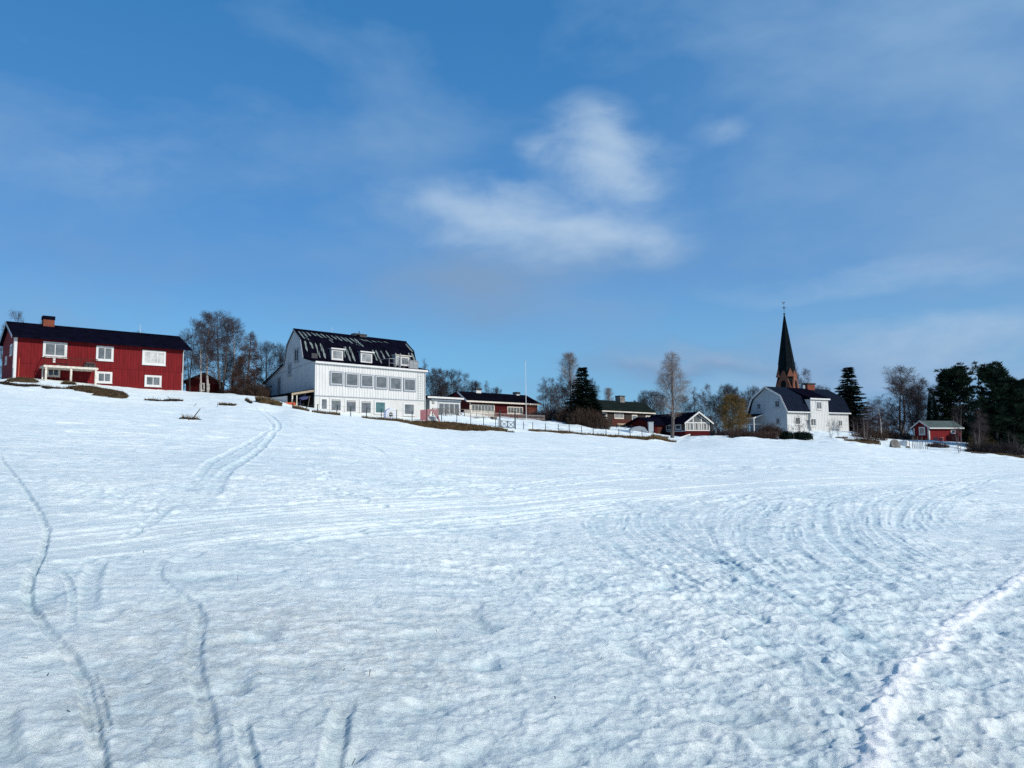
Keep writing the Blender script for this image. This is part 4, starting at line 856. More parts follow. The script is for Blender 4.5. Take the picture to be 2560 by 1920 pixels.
def dark_bungalow():
    b = Bld('brown_bungalow', 'dark brown bungalow with mossy black roof and one tall brick chimney beside the spruce', 'bungalow', 1503, 143.0, (.70, .71), 1040)
    q = lambda x, y: (1320 + x / 4.424, 860 + y / 4.424)
    L = b.pick(*q(1398, 800))[0]; T = 4.0; W = 8.0
    rz = b.pick(*q(860, 630), 'y', T)[2]; x1 = b.pick(*q(1290, 655), 'y', T)[0]; ez = b.pick(*q(830, 740), 'y', -.6)[2]; x1e = b.pick(*q(1412, 772), 'y', -.6)[0]
    w = MB().prism(gable_poly([(0, ez), (T, rz - .3), (W, ez)], -2), 0, L - .3); battens(w, .2, L - .4, -1, ez, 0, .35, .06, .03); b.part('wall', w, M['brown_wall'])
    x0e = -.6
    V = [(x0e, -.6, ez), (x1e, -.6, ez), (x1, T, rz), (x0e, T, rz), (x1e, W + .6, ez), (x0e, W + .6, ez)]
    r = MB().add(V + [(x, y, z + .15) for x, y, z in V], [(0, 1, 2, 3), (3, 2, 4, 5), (6, 9, 8, 7), (9, 11, 10, 8), (0, 6, 7, 1), (1, 7, 8, 2), (2, 8, 10, 4), (4, 10, 11, 5), (5, 11, 9, 3), (3, 9, 6, 0)])
    ro = b.part('roof', r, M['dark_roof']); MB().box(x0e, x1e, -.66, -.601, ez - .12, ez + .1).build('fascia', M['offwhite'], ro)
    a = b.pick(*q(992, 640), 'y', T)[0]; c = b.pick(*q(1046, 640), 'y', T)[0]; zt = b.pick(*q(1020, 575), 'y', T)[2]; chimney(b, a, c, T - .6, T + .6, rz - .4, zt - .15, 'stone', 'iron', .18, .06)
    for (xl, yt, xr, yb, mu, gl) in [(812, 755, 872, 838, 0, 'glass_lt'), (952, 765, 1056, 824, 1, 'glass_lt'), (1146, 782, 1206, 845, 0, 'glass'), (1300, 792, 1372, 852, 1, 'glass_dk')]:
        p0 = q(xl, yt); p1 = q(xr, yb); b.win_px('f', -.031, p0[0], p0[1], p1[0], p1[1], mull=mu, glass=gl, case=.12, frame='offwhite')
    y = -1.8; a = b.pick(*q(930, 830), 'y', y); c = b.pick(*q(1160, 900), 'y', y); MB().box(a[0], c[0], y, y + .08, c[2] - .2, a[2]).build('balcony_front', M['rust'], b.root)
    MB().box(a[0], c[0], y + .081, -.04, c[2] - .1, c[2] + .05).build('balcony_floor', M['wood_grey'], b.root)
    y = -2.6; a = b.pick(*q(1010, 875), 'y', y); c = b.pick(*q(1116, 896), 'y', y); o = MB().box(a[0], c[0], y, y + .45, c[2] - .05, c[2] + .05).box(a[0], c[0], y + .4, y + .47, c[2] + .05, a[2]).box(a[0] + .1, a[0] + .2, y + .1, y + .4, c[2] - .9, c[2] - .05).box(c[0] - .2, c[0] - .1, y + .1, y + .4, c[2] - .9, c[2] - .05).build('garden_bench', M['wood'], None)
    o.matrix_world = Matrix.Translation(Vector(b.o)) @ Matrix.Rotation(b.rot, 4, 'Z'); tag(o, 'pale wooden bench in front of the rust red balcony of the brown bungalow', 'bench')
    # covered pile left of the cabin garage
    g = G(1592, 127)
    c = MB(); n = 9
    pts = [(-1.5, 0), (-1.1, .5), (-.5, .85), (.3, .95), (1.1, .75), (1.4, .4), (1.6, 0)]
    c.prism([(g.x + x, g.z + z - .2) for x, z in pts], g.y - 1.2, g.y + 1.2, axis='y'); o = c.build('tarpaulin_pile', M['trim_grey'], None); tag(o, 'grey tarpaulin covered pile left of the dark garage', 'covered pile')
    c = MB().box(g.x + 1.9, g.x + 2.7, g.y - .6, g.y + .2, g.z - .4, g.z + 1.35).box(g.x + 1.85, g.x + 2.75, g.y - .65, g.y + .25, g.z + 1.351, g.z + 1.45); tag(c.build('garden_cupboard', M['white_dk'], None), 'pale upright garden cupboard standing between tarpaulin pile and dark garage', 'cupboard')

def glazed_cabin():
    b = Bld('glazed_cabin', 'dark cabin with fully glazed white framed gable above a red base', 'cabin', 1713, 130.0, (.893, .45), 1060)
    q = lambda x, y: (1600 + x / 8.508, 1000 + y / 8.508)
    L = b.pick(*q(1482, 560))[0]; ev = b.pick(*q(960, 470))[2]; ap = b.pick(*q(1240, 268)); xm = L / 2; rz = ap[2]; zf = b.pick(*q(965, 655))[2]; zm = b.pick(*q(965, 482))[2]
    k = (rz - ev) / xm; D = 12.5
    w = MB().prism([(0, zf), (0, ev - .1), (xm, rz - .12), (L, ev - .1), (L, zf)], .25, D, axis='y'); b.part('wall', w, M['brown_wall'])
    w = MB().box(-.01, L + .01, -.01, D, -2, zf - .001); b.part('base', w, M['red_dk'])
    r = MB().prism([(-.45, ev - .45 * k), (xm, rz), (L + .45, ev - .45 * k), (L + .45, ev - .45 * k + .15), (xm, rz + .15), (-.45, ev - .45 * k + .15)], -.45, D + .3, axis='y'); ro = b.part('roof', r, M['black_roof'])
    f = MB().bar((-.5, -.49, ev - .5 * k + .05), (xm + .06, -.49, rz + .09), .06, .26); f.bar((xm - .06, -.485, rz + .09), (L + .5, -.485, ev - .5 * k + .05), .06, .26); f.build('barge_board', M['white'], ro)
    gz = b.part('window', MB().box(0, L, 0, .12, zf, zf + .16).box(0, L, 0, .12, zm - .1, zm + .1).box(0, .16, 0, .12, zf + .16, zm - .1).box(L - .16, L, 0, .12, zf + .16, zm - .1).bar((0, .06, ev - .12), (xm, .06, rz - .15), .12, .16).bar((L, .061, ev - .12), (xm, .061, rz - .15), .12, .16), M['white'])
    fr = MB()
    for t in (.325, .66):
        x = L * t; zt = ev + k * min(x, L - x) - .15; fr.box(x - .09, x + .09, -.01, .13, zf + .16, zt)
    fr.build('mullion', M['white'], gz)
    g = MB().box(.16, L - .16, .05, .07, zf + .16, zm - .1); g.prism([(.2, zm + .1), (.2, ev - .1), (xm, rz - .25), (L - .2, ev - .1), (L - .2, zm + .1)], .05, .07, axis='y'); g.build('pane', M['glass'], gz)
    cu = MB(); 
    for (t0, t1) in ((.05, .12), (.16, .23), (.37, .43), (.5, .62), (.72, .78), (.85, .92)): cu.box(L * t0, L * t1, .035, .045, zf + .2, zm - .15)
    cu.build('curtain', M['curtain'], gz)
    # side windows (in shade)
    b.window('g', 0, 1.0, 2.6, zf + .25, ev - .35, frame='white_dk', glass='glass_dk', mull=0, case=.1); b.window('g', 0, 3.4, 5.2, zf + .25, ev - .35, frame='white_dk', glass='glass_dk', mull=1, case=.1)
    MB().box(-.06, -.012, -.01, 7.0, zf - .1, zf + .06).build('band', M['white_dk'], b.root)
    MB().box(-.05, .12, -.05, -.011, zf, ev - .2).build('corner_board', M['white'], b.root)
    c = b.pick(*q(845, 260), 'x', xm); chimney(b, xm - .45, xm + .45, c[1] - .5, c[1] + .5, rz - .3, c[2] - .25, 'brick', 'iron', .25, .1)
    # garage to the left
    gb = Bld('dark_garage', 'low dark red garage with black roof left of the glazed cabin', 'garage', 1637, 133.0, (.80, .6), 1070)
    L2 = gb.pick(1706, 1070)[0]; t1 = gb.pick(1637, 1062)[2]; t2 = gb.pick(1637, 1046, 'y', 3.4)[2]
    gb.part('wall', MB().prism([(0, -2), (0, t1), (3.4, t2 - .1), (6.8, t1), (6.8, -2)], 0, L2), M['red_dk'])
    gb.part('roof', MB().prism(roof_poly([(-.5, t1 - .1), (3.4, t2), (7.3, t1 - .1)], .15), -.8, L2 + .3), M['black_roof'])
    a = gb.pick(1656, 1080)[0]; c = gb.pick(1672, 1080)[0]; gb.part('door', MB().box(a, c, -.04, -.001, -1, t1 - .5), M['dark'])
    MB().box(gb.pick(1643, 1080)[0], gb.pick(1655, 1080)[0], -.05, -.001, -1, t1 - .3).build('door', M['rust'], gb.root)
    # white hand rail in front
    t = thing('hand_rail', 'sloping white wooden hand rail leading up in front of the glazed cabin', 'hand rail', G(1706, 117))
    o = Vector(t.location); a = Vector(P(1689, 1097.5, 116)) - o; c = Vector(P(1725, 1086, 118)) - o
    MB().bar(a, c, .12, .16).build('rail', M['white'], t)
    lo = Vector((0, 0, -.9)); MB().bar(a + Vector((0, 0, -.95)), c + Vector((0, 0, -.85)), .1, .1).build('rail', M['offwhite'], t)
    for s_ in (.02, .4, .98):
        p = a + (c - a) * s_; MB().bar(p + Vector((0, 0, .05)), p + Vector((0, 0, -1.6)), .12).build('post', M['white'], t)

def right_house():
    b = Bld('white_villa', 'white villa with dark mansard roof, raised dormer and brick chimney before the church', 'house', 1966.8, 125.0, (.85, .527), 1040)
    q = lambda x, y: (1780 + x / 4.148, 740 + y / 4.148)
    L = b.pick(*q(1412, 1300))[0]; g = lambda x, y: b.pick(*q(x, y), 'x', 0)[1:]
    rf, rk, rg, lk, lf = g(772, 1192), g(712, 1035), g(556, 946), g(428, 1070), g(392, 1185)
    ev = b.pick(*q(780, 1195))[2]; W = lf[0]
    prof = [(0, ev), (rk[0], rk[1]), (rg[0], rg[1]), (lk[0], lk[1]), (W, ev)]
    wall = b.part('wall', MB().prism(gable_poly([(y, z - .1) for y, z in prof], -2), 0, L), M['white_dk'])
    f = MB().box(0, L, -.03, -.001, -2, ev - .05); battens(f, .1, L, -1, ev - .05, -.03, .42, .09, .035); f.box(-.02, .16, -.09, -.066, -1, ev - .05); b.part('facade_cladding', f, M['white'])
    r = MB().prism(roof_poly([(-.4, ev - .15), (rk[0] - .1, rk[1]), (rg[0], rg[1]), (lk[0] + .1, lk[1]), (W + .4, ev - .15)], .14), -.35, L + .35)
    for k in range(26):
        x = -.1 + (L + .2) * k / 25; r.bar((x, -.41, ev + .02), (x, rk[0] - .12, rk[1] + .16), .05, .05)
    ro = b.part('roof', r, M['tile_roof_w'])
    bb = MB(); pr = [(-.4, ev - .1), (rk[0] - .1, rk[1]), (rg[0], rg[1]), (lk[0] + .1, lk[1]), (W + .4, ev - .1)]
    for a, c in zip(pr[:-1], pr[1:]): bb.bar((-.37, a[0], a[1] + .02), (-.37, c[0], c[1] + .02), .05, .28)
    bb.build('barge_board', M['white'], ro); MB().box(-.3, L + .3, -.47, -.401, ev - .22, ev - .02).build('gutter', M['white'], ro)
    # raised dormer flush with the facade
    a = b.pick(*q(1018, 1065), 'y', -.49); c = b.pick(*q(1203, 1080), 'y', -.49); zt = b.pick(*q(1100, 1072), 'y', -.49)[2]
    d = MB().box(a[0], c[0], -.49, rg[0] - .3, -1.5, zt); battens(d, a[0], c[0], -1, zt, -.49, .42, .09, .035); do = b.part('dormer', d, M['white'])
    zr = b.pick(*q(900, 1017), 'y', rg[0] - 1.2)[2]
    p1 = b.pick(*q(1222, 1078), 'y', -.7)
    d = MB().prism([(-.75, zt + .02), (rg[0] - .2, rg[1] - .02), (rg[0] - .2, rg[1] + .1), (-.75, zt + .16)], a[0] - .35, p1[0]); d.build('roof', M['black_roof'], do)
    MB().box(a[0] - .36, p1[0] + .01, -.81, -.751, zt - .08, zt + .17).build('fascia', M['white'], do)
    for (xl, yt, xr, yb) in [(1076, 1090, 1138, 1178)]:
        p0 = q(xl, yt); e = q(xr, yb); b.win_px('f', -.526, p0[0], p0[1], e[0], e[1], mull=1, glass='glass', case=.12)
    for (xl, yt, xr, yb) in [(858, 1252, 918, 1338), (1016, 1264, 1080, 1352), (1305, 1282, 1353, 1354)]:
        p0 = q(xl, yt); e = q(xr, yb); b.win_px('f', -.526 if xl == 1016 else -.066, p0[0], p0[1], e[0], e[1], mull=1, glass='glass', case=.12)
    for (xl, yt, xr, yb) in [(463, 1112, 510, 1182), (648, 1080, 705, 1162), (660, 1262, 710, 1340)]:
        p0 = q(xl, yt); e = q(xr, yb); b.win_px('g', -.002, p0[0], p0[1], e[0], e[1], mull=1, glass='glass_dk', case=.12, frame='white_dk')
    c0 = b.pick(*q(968, 990), 'y', rg[0]); c1 = b.pick(*q(1044, 990), 'y', rg[0])[0]; zt = b.pick(*q(1000, 915), 'y', rg[0])[2]
    chimney(b, c0[0], c1, rg[0] - .5, rg[0] + .5, rg[1] - .3, zt - .1, 'brick', 'iron', .28, .12)
    MB().box(c0[0] - .9, c0[0] - .35, rg[0] - .25, rg[0] + .25, rg[1], rg[1] + .7).build('vent_box', M['trim_grey'], b.root)
    # porch on the gable
    yb = W - .2; x = -2.6; pr = MB()
    z1 = b.pick(*q(525, 1228), 'x', 0)[2]; z2 = b.pick(*q(345, 1270), 'x', x)[2]
    y0p = b.pick(*q(540, 1300), 'x', 0)[1]; y1p = W + 1.2
    V = [(0, y0p, z1), (x, y0p, z2), (x, y1p, z2), (0, y1p, z1)]
    pr.add(V + [(a_, b_, c_ + .14) for a_, b_, c_ in V], [(0, 1, 2, 3), (7, 6, 5, 4), (0, 4, 5, 1), (1, 5, 6, 2), (2, 6, 7, 3), (3, 7, 4, 0)]); po = b.part('porch_roof', pr, M['black_roof2'])
    MB().bar((x - .02, y0p, z2), (x - .02, y1p, z2), .06, .2).bar((x, y0p - .02, z2), (0, y0p - .02, z1), .06, .2).build('fascia', M['white'], po)
    for yy in (y0p + .1, (y0p + y1p) / 2, y1p - .1): MB().box(x + .1, x + .24, yy - .07, yy + .07, -1, z2).build('post', M['white'], po)
    rl = MB(); zr = .55 + (z2 * .35)
    rl.bar((x + .1, y0p, zr), (x + .1, y1p, zr), .07, .1).bar((x + .1, y0p + .05, zr), (0, y0p + .05, zr), .07, .1); rl.build('railing', M['white'], po)
    MB().box(x, -.01, y0p, y1p, -1.5, .1).build('porch_floor', M['wood_grey'], po)

def church():
    c = G(1973, 180); cz = c.z
    t = thing('church', 'red brick church tower with dark steep spire and weather vane behind the white villa', 'church', c, math.radians(47.0))
    Z = lambda py: P(1969, py, 180)[2] - cz
    s = 2.32                                                   # half width of the square tower
    zb, za = Z(985), Z(921)
    w = MB().box(-s, s, -s, s, -2, zb)
    # brick gables on the four faces, leaning slightly inwards
    zsh = Z(985)
    wg = MB()
    wg.box(-s, s, -s, s, -2, zsh)
    th = .35; inn = .52
    for k in range(4):
        a = k * math.pi / 2; R = Matrix.Rotation(a, 3, 'Z')
        V = [R @ Vector(p) for p in [(-s, -s, zsh), (s, -s, zsh), (0, -s + inn, za), (-s, -s + th, zsh), (s, -s + th, zsh), (0, -s + inn + th, za)]]
        wg.add(V, [(0, 1, 2), (5, 4, 3), (0, 3, 4, 1), (1, 4, 5, 2), (2, 5, 3, 0)])
    wall = wg.build('tower_wall', M['church_brick'], t)
    # small corner gablets
    for k in range(4):
        a = k * math.pi / 2; R = Matrix.Rotation(a + math.pi / 4, 3, 'Z'); h = 1.25
        d = s * 1.02; V = [R @ Vector(p) for p in [(-.85, -d, Z(943)), (.85, -d, Z(943)), (0, -d + .25, Z(922)), (-.85, -d + .6, Z(943)), (.85, -d + .6, Z(943)), (0, -d + .8, Z(922))]]
        MB().add(V, [(0, 1, 2), (5, 4, 3), (0, 3, 4, 1), (1, 4, 5, 2), (2, 5, 3, 0)]).build('gablet', M['church_brick'], t)
    # openings
    for k in range(4):
        R = Matrix.Rotation(k * math.pi / 2, 3, 'Z'); z0, z1 = Z(975), Z(960); V = []; n = 8; wv = .62
        pts = [(-wv, z0 - 1.2), (wv, z0 - 1.2), (wv, z1)] + [(wv * math.cos(i * math.pi / n), z1 + wv * 1.2 * math.sin(i * math.pi / n)) for i in range(1, n)] + [(-wv, z1)]
        def yy(z): return -s - .02 + (0 if z < zsh else (z - zsh) / (za - zsh) * inn)
        V = [R @ Vector((x, yy(z) - .02, z)) for x, z in pts]; o = MB().add(V, [tuple(range(len(V)))]).build('belfry_opening', M['dark'], t)
    # spire: octagonal, base hidden among the gables
    zt = Z(789); z0 = Z(984); z1 = Z(930)
    n = 8; V = []; ra = s * 1.0
    def ring(r, z, ph): return [Vector((r * math.cos(2 * math.pi * (i + .5) / n), r * math.sin(2 * math.pi * (i + .5) / n), z)) for i in range(n)]
    rings = [ring(2.25, z0, 0), ring(2.0, Z(925), 0), ring(1.86, Z(912), 0), ring(.09, zt, 0)]
    V = [v for rg_ in rings for v in rg_]; Fc = []
    for k in range(3): Fc += [(k * n + i, k * n + (i + 1) % n, (k + 1) * n + (i + 1) % n, (k + 1) * n + i) for i in range(n)]
    Fc.append(tuple(range(3 * n, 4 * n)))
    sp = MB().add(V, Fc)
    for i in range(n): sp.bar(rings[2][i] * 1.0, rings[3][i], .10)
    so_ = sp.build('spire', M['spire'], t)
    v = MB(); zz = zt
    v.tube((0, 0, zz - .2), (0, 0, Z(758)), .06, .035); vo = v.build('vane_rod', M['iron'], t)
    a = MB(); zc = Z(785.5)
    for r0, r1, za_, zb_ in ((.05, .3, -.25, 0), (.3, .3, 0, .06), (.3, .05, .06, .28)): a.tube((0, 0, zc + za_), (0, 0, zc + zb_), r0, r1, 10)
    a.build('finial_ball', M['iron'], vo)
    zc = Z(769.5); a = MB().bar((-.38, .38, zc), (.38, -.38, zc), .09).tube((0, 0, zc - .26), (0, 0, zc), .04, .26, 8).tube((0, 0, zc), (0, 0, zc + .26), .26, .04, 8); a.build('cross', M['iron'], vo)
    zc = Z(758); a = MB().prism([(-.38, zc + .28), (-.30, zc + .02), (-.05, zc - .12), (.12, zc - .05), (.18, zc + .18), (.34, zc + .20), (.22, zc + .34), (.10, zc + .36), (0, zc + .08), (-.12, zc + .10), (-.22, zc + .36)], -.02, .02, axis='y'); o = a.build('rooster_vane', M['iron'], vo); o.rotation_euler = (0, 0, math.radians(-47))
    # nave roof just behind, lower than the villa's ridge
    MB().prism([(-4.5, -2), (-4.5, 6), (0, 11), (4.5, 6), (4.5, -2)], 3, 24).build('nave', M['church_brick'], t)

def red_cabin():
    b = Bld('red_cabin', 'small bright red cabin with grey green roof and white trim under the pines', 'cabin', 2322, 129.0, (.92, .39), 1080)
    q = lambda x, y: (2140 + x / 7.373, 1020 + y / 7.373)
    L = b.pick(*q(1930, 450))[0]; ev = b.pick(*q(1340, 345))[2]; g = lambda x, y: b.pick(*q(x, y), 'x', 0)[1:]
    rg = g(1190, 245); le = g(1095, 370); W = rg[0] * 2; 
    b.part('wall', MB().prism(gable_poly([(0, ev), (rg[0], rg[1] - .1), (W, ev)], -2), 0, L), M['red'])
    k = (rg[1] - ev) / rg[0]
    r = MB().prism(roof_poly([(-.4, ev - .4 * k), (rg[0], rg[1]), (W + .4, ev - .4 * k)], .12), -.3, L + .35); ro = b.part('roof', r, M['green_roof'])
    MB().box(-.3, L + .35, -.46, -.401, ev - .4 * k - .1, ev - .4 * k + .12).build('fascia', M['white'], ro)
    MB().bar((-.33, -.4, ev - .4 * k + .03), (-.33, rg[0], rg[1] + .03), .05, .2).bar((-.33, W + .4, ev - .4 * k + .03), (-.33, rg[0], rg[1] + .03), .05, .2).build('barge_board', M['white'], ro)
    MB().box(-.03, .2, -.05, -.001, -1, ev - .15).box(-.05, -.001, -.03, .2, -1, ev - .15).build('corner_board', M['white'], b.root)
    MB().box(-.05, -.001, W - .2, W, -1, ev - .15).build('corner_board', M['white'], b.root)
    p0 = q(1160, 350); e = q(1278, 497); b.win_px('g', -.002, p0[0], p0[1], e[0], e[1], mull=1, glass='glass_dk', case=.16)
    p0 = q(1742, 398); e = q(1830, 472); b.win_px('f', -.002, p0[0], p0[1], e[0], e[1], mull=0, glass='glass_dk', case=.15)
    a = b.pick(*q(1470, 540), 'y', -1.2); c = b.pick(*q(1590, 590), 'y', -1.2); o = MB().box(a[0], c[0], -1.5, -.6, a[2] - .08, a[2]).box(a[0] + .05, a[0] + .15, -1.45, -.65, a[2] - 1, a[2] - .08).box(c[0] - .15, c[0] - .05, -1.45, -.65, a[2] - 1, a[2] - .08).build('garden_table', M['pink'], None)
    o.matrix_world = Matrix.Translation(Vector(b.o)) @ Matrix.Rotation(b.rot, 4, 'Z'); tag(o, 'faded pinkish garden table half buried in snow beside the red cabin', 'table')
# ------------------------------------------------------------------ vegetation
def seg_mesh(name, segs, mat_, n=3):
    """segs: array (k, 8) p0 p1 r0 r1 -> one mesh of tapered prisms"""
    S = np.asarray(segs, float); p0, p1, r0, r1 = S[:, :3], S[:, 3:6], S[:, 6], S[:, 7]
    d = p1 - p0; d /= np.linalg.norm(d, axis=1, keepdims=True) + 1e-9
    up = np.where(np.abs(d[:, 2:3]) < 0.9, np.array([[0, 0, 1.0]]), np.array([[1.0, 0, 0]])); a = np.cross(d, up); a /= np.linalg.norm(a, axis=1, keepdims=True) + 1e-9; b = np.cross(a, d)
    V = np.zeros((len(S), 2 * n, 3))
    for i in range(n):
        t = 2 * math.pi * i / n; o = a * math.cos(t) + b * math.sin(t)
        V[:, i] = p0 + o * r0[:, None]; V[:, n + i] = p1 + o * r1[:, None]
    base = (np.arange(len(S)) * 2 * n)[:, None]
    Q = np.concatenate([base + np.array([[i, (i + 1) % n, n + (i + 1) % n, n + i]]) for i in range(n)], 0)
    return quad_mesh(name, V.reshape(-1, 3), Q, mat_)
def quad_mesh(name, V, Q, mat_):
    me = bpy.data.meshes.new(name); k = Q.shape[1]
    me.vertices.add(len(V)); me.vertices.foreach_set('co', V.astype(np.float32).ravel())
    me.loops.add(Q.size); me.loops.foreach_set('vertex_index', Q.astype(np.int32).ravel())
    me.polygons.add(len(Q)); me.polygons.foreach_set('loop_start', (np.arange(len(Q)) * k).astype(np.int32)); me.polygons.foreach_set('loop_total', np.full(len(Q), k, np.int32))
    me.update(calc_edges=True); me.materials.append(mat_); return me
def vrand(r): 
    return np.array([r.gauss(0, 1), r.gauss(0, 1), r.gauss(0, 1)])
def perp(d, r, ang):
    v = vrand(r); v -= d * (v @ d); v /= np.linalg.norm(v) + 1e-9; return d * math.cos(ang) + v * math.sin(ang)
def branch(out, p, d, L, r0, r, n=4, up=0.08, wig=0.12, rend=0.35):
    """adds a wiggly polyline of tapered segments, returns its nodes and directions"""
    nodes = [(p, d, r0)]; q = p
    for k in range(n):
        d = d + vrand(r) * wig + np.array([0, 0, up]); d /= np.linalg.norm(d); q2 = q + d * (L / n); ra = r0 * (1 - (1 - rend) * k / n); rb = r0 * (1 - (1 - rend) * (k + 1) / n)
        out.append((*q, *q2, ra, rb)); q = q2; nodes.append((q, d, rb))
    return nodes
def at(nodes, t):
    x = t * (len(nodes) - 1); i = min(int(x), len(nodes) - 2); f = x - i; a, b = nodes[i], nodes[i + 1]
    return a[0] * (1 - f) + b[0] * f, b[1], a[2] * (1 - f) + b[2] * f
def bare_tree(seed, H, W, crown0=0.2, kind='oval', n1=26, n2=8, n3=6, n4=3, tw=0.013, trunk_r=0.16, stems=1, up=0.08, droop=0.0, lean=0.05, ang=(65, 25)):
    r = random.Random(seed); trunk = []; crown = []
    for s_ in range(stems):
        d0 = np.array([r.gauss(0, lean * .6) + (0 if stems == 1 else (s_ - (stems - 1) / 2) * .16), r.gauss(0, lean * .6) + (0 if stems == 1 else r.gauss(0, .06)), 1.0]); d0 /= np.linalg.norm(d0)
        hh = H * (1 if s_ == 0 else r.uniform(.75, .97)); nd = branch(trunk, np.array([r.gauss(0, .15) * (stems > 1), r.gauss(0, .15) * (stems > 1), -.4]), d0, hh + .4, trunk_r / (stems ** .4), r, 10, 0.06, 0.03, 0.10)
        m1 = int(n1 / stems ** .7)
        for k in range(m1):
            t = crown0 + (0.97 - crown0) * ((k + r.random()) / m1); tt = (t - crown0) / (1 - crown0)
            p, d, rad = at(nd, t)
            if kind == 'oval': env = math.sqrt(max(0, 1 - ((tt - .42) / .62) ** 2)) * .85 + .12
            elif kind == 'round': env = math.sqrt(max(0, 1 - ((tt - .35) / .68) ** 2)) * 1.0 + .1
            elif kind == 'poplar': env = (min(1, .45 + tt * 2.6)) * max(0, 1 - tt) ** .62 + .08
            elif kind == 'vase': env = .5 + .5 * tt if tt < .6 else .8
            else: env = 1 - tt
            L = W * env * r.uniform(.75, 1.12); a = math.radians(ang[0] + (ang[1] - ang[0]) * tt + r.gauss(0, 6))
            if kind in ('vase', 'oval', 'round'): L = min(L, (H * 1.04 - p[2]) / max(.3, math.cos(a * .8)))
            b1 = branch(crown, p, perp(d, r, a), L, max(.02, rad * .55), r, 5, up, .09, .25)
            fl = min(1.0, .18 + 1.0 * L / W); m2 = max(2, round(n2 * fl)); m3 = max(2, round(n3 * (.45 + .55 * fl)))
            for j in range(m2):
                u = .12 + .86 * (j + r.random()) / m2; p2, d2, r2 = at(b1, u); L2 = L * .42 * (1.15 - u) + .25
                b2 = branch(crown, p2, perp(d2, r, math.radians(r.uniform(25, 55))), L2, max(tw * 1.5, r2 * .6), r, 3, up - droop * .5, .14, .4)
                for i in range(m3):
                    u3 = .15 + .85 * (i + r.random()) / m3; p3, d3, r3 = at(b2, u3); L3 = L2 * .5 * (1.2 - u3) + .22
                    b3 = branch(crown, p3, perp(d3, r, math.radians(r.uniform(25, 60))), L3, tw * 1.15, r, 2, up * .5 - droop, .18, .6)
                    for h in range(n4):
                        p4, d4, _ = at(b3, .2 + .8 * (h + r.random()) / n4); branch(crown, p4, perp(d4, r, math.radians(r.uniform(25, 60))), r.uniform(.22, .5) * (1 + W * .05), tw, r, 1, -droop, .1, .5)
    return trunk, crown
def conifer(seed, H, W, kind='spruce', dens=1.0):
    r = random.Random(seed); trunk = []; tri = []
    branch(trunk, np.array([0, 0, -.4]), np.array([0, 0, 1.0]), H + .3, .17 if kind != 'pine' else .2, r, 10, 0, .008 if kind != 'pine' else .03, .08)
    br = []
    def spray(p, d, ln, wd, sag):
        v = vrand(r); v -= d * (v @ d); v /= np.linalg.norm(v) + 1e-9
        tip = p + d * ln + np.array([0, 0, -sag]); tri.append([p - v * wd, p + v * wd, tip])
    if kind == 'spruce':
        z = H * .06; nw = 0
        while z < H * .985:
            t = z / H; Lm = W * (1 - t) ** .82 + .12; nb = 7 if t < .7 else 4; ph = r.random() * 6.28
            for k in range(nb):
                a = ph + 2 * math.pi * k / nb + r.gauss(0, .22); L = Lm * r.uniform(.72, 1.12); dr = -.12 - .38 * (1 - t) * r.uniform(.7, 1.2)
                d = np.array([math.cos(a), math.sin(a), dr if t < .8 else .25]); d /= np.linalg.norm(d); p = np.array([0, 0, z + r.gauss(0, .05)])
                n = max(3, int(L / .22)); q = p
                for j in range(n):
                    d = d + np.array([0, 0, .055]); d /= np.linalg.norm(d); q2 = q + d * (L / n); br.append((*q, *q2, .02, .012)); f = j / n
                    side = np.array([-d[1], d[0], 0.0])
                    for m_ in range(int(4 * dens)):
                        s = 1 if m_ % 2 else -1; dd = d * .7 + side * s * r.uniform(.2, .9) + np.array([0, 0, r.uniform(-.75, .10)]); dd /= np.linalg.norm(dd)
                        spray(q + (q2 - q) * r.random(), dd, r.uniform(.25, .58) * (1.25 - .5 * f), .05 + .03 * r.random(), .07)
                    q = q2
            z += r.uniform(.24, .40)
    elif kind == 'dense':                                       # skirted, full to the ground
        for k in range(int(1500 * dens)):
            t = 1 - math.sqrt(r.random()) * .99; a = r.random() * 6.283; lob = 1 + .16 * math.sin(3 * a + 9 * t) + .12 * math.sin(7 * a - 21 * t)
            R = W * (1 - t) ** .75 * lob * r.uniform(.55, 1.05) + .05; p = np.array([math.cos(a) * R * .8, math.sin(a) * R * .8, t * H])
            d = np.array([math.cos(a), math.sin(a), -.15 + .5 * t]); d /= np.linalg.norm(d)
            for m_ in range(9): spray(p + vrand(r) * .16, d * .8 + vrand(r) * .28, r.uniform(.25, .55), .04, .08)
    else:
        n1 = int(58 * dens)
        for k in range(n1):
            t = .10 + .89 * (k + r.random()) / n1; a = r.random() * 6.283 + k * 2.4; env = math.sqrt(max(.05, 1 - ((t - .45) / .60) ** 2)); L = W * env * r.uniform(.6, 1.1)
            d = np.array([math.cos(a), math.sin(a), .15 + .6 * t]); d /= np.linalg.norm(d); nd = branch(br, np.array([0, 0, t * H * .96]), d, L, .06, r, 5, .10, .16, .3)
            for j in range(int(11)):
                u = .25 + .75 * (j + r.random()) / 11; p, dd, _ = at(nd, u); c = p + vrand(r) * .28 * (W / 3); br.append((*p, *c, .02, .012))
                rad = r.uniform(.22, .42)
                for m_ in range(52):
                    v = vrand(r); v /= np.linalg.norm(v); v[2] = v[2] * .7 + .25; o = v * rad * r.uniform(.2, 1); spray(c + o, v * .7 + np.array([0, 0, .35]) + dd * .3, r.uniform(.18, .40), .055, 0)
    V = np.array(tri).reshape(-1, 3); Q = np.arange(len(V)).reshape(-1, 3)
    return trunk, br, V, Q
PROTO = {}
TWF = 0.47
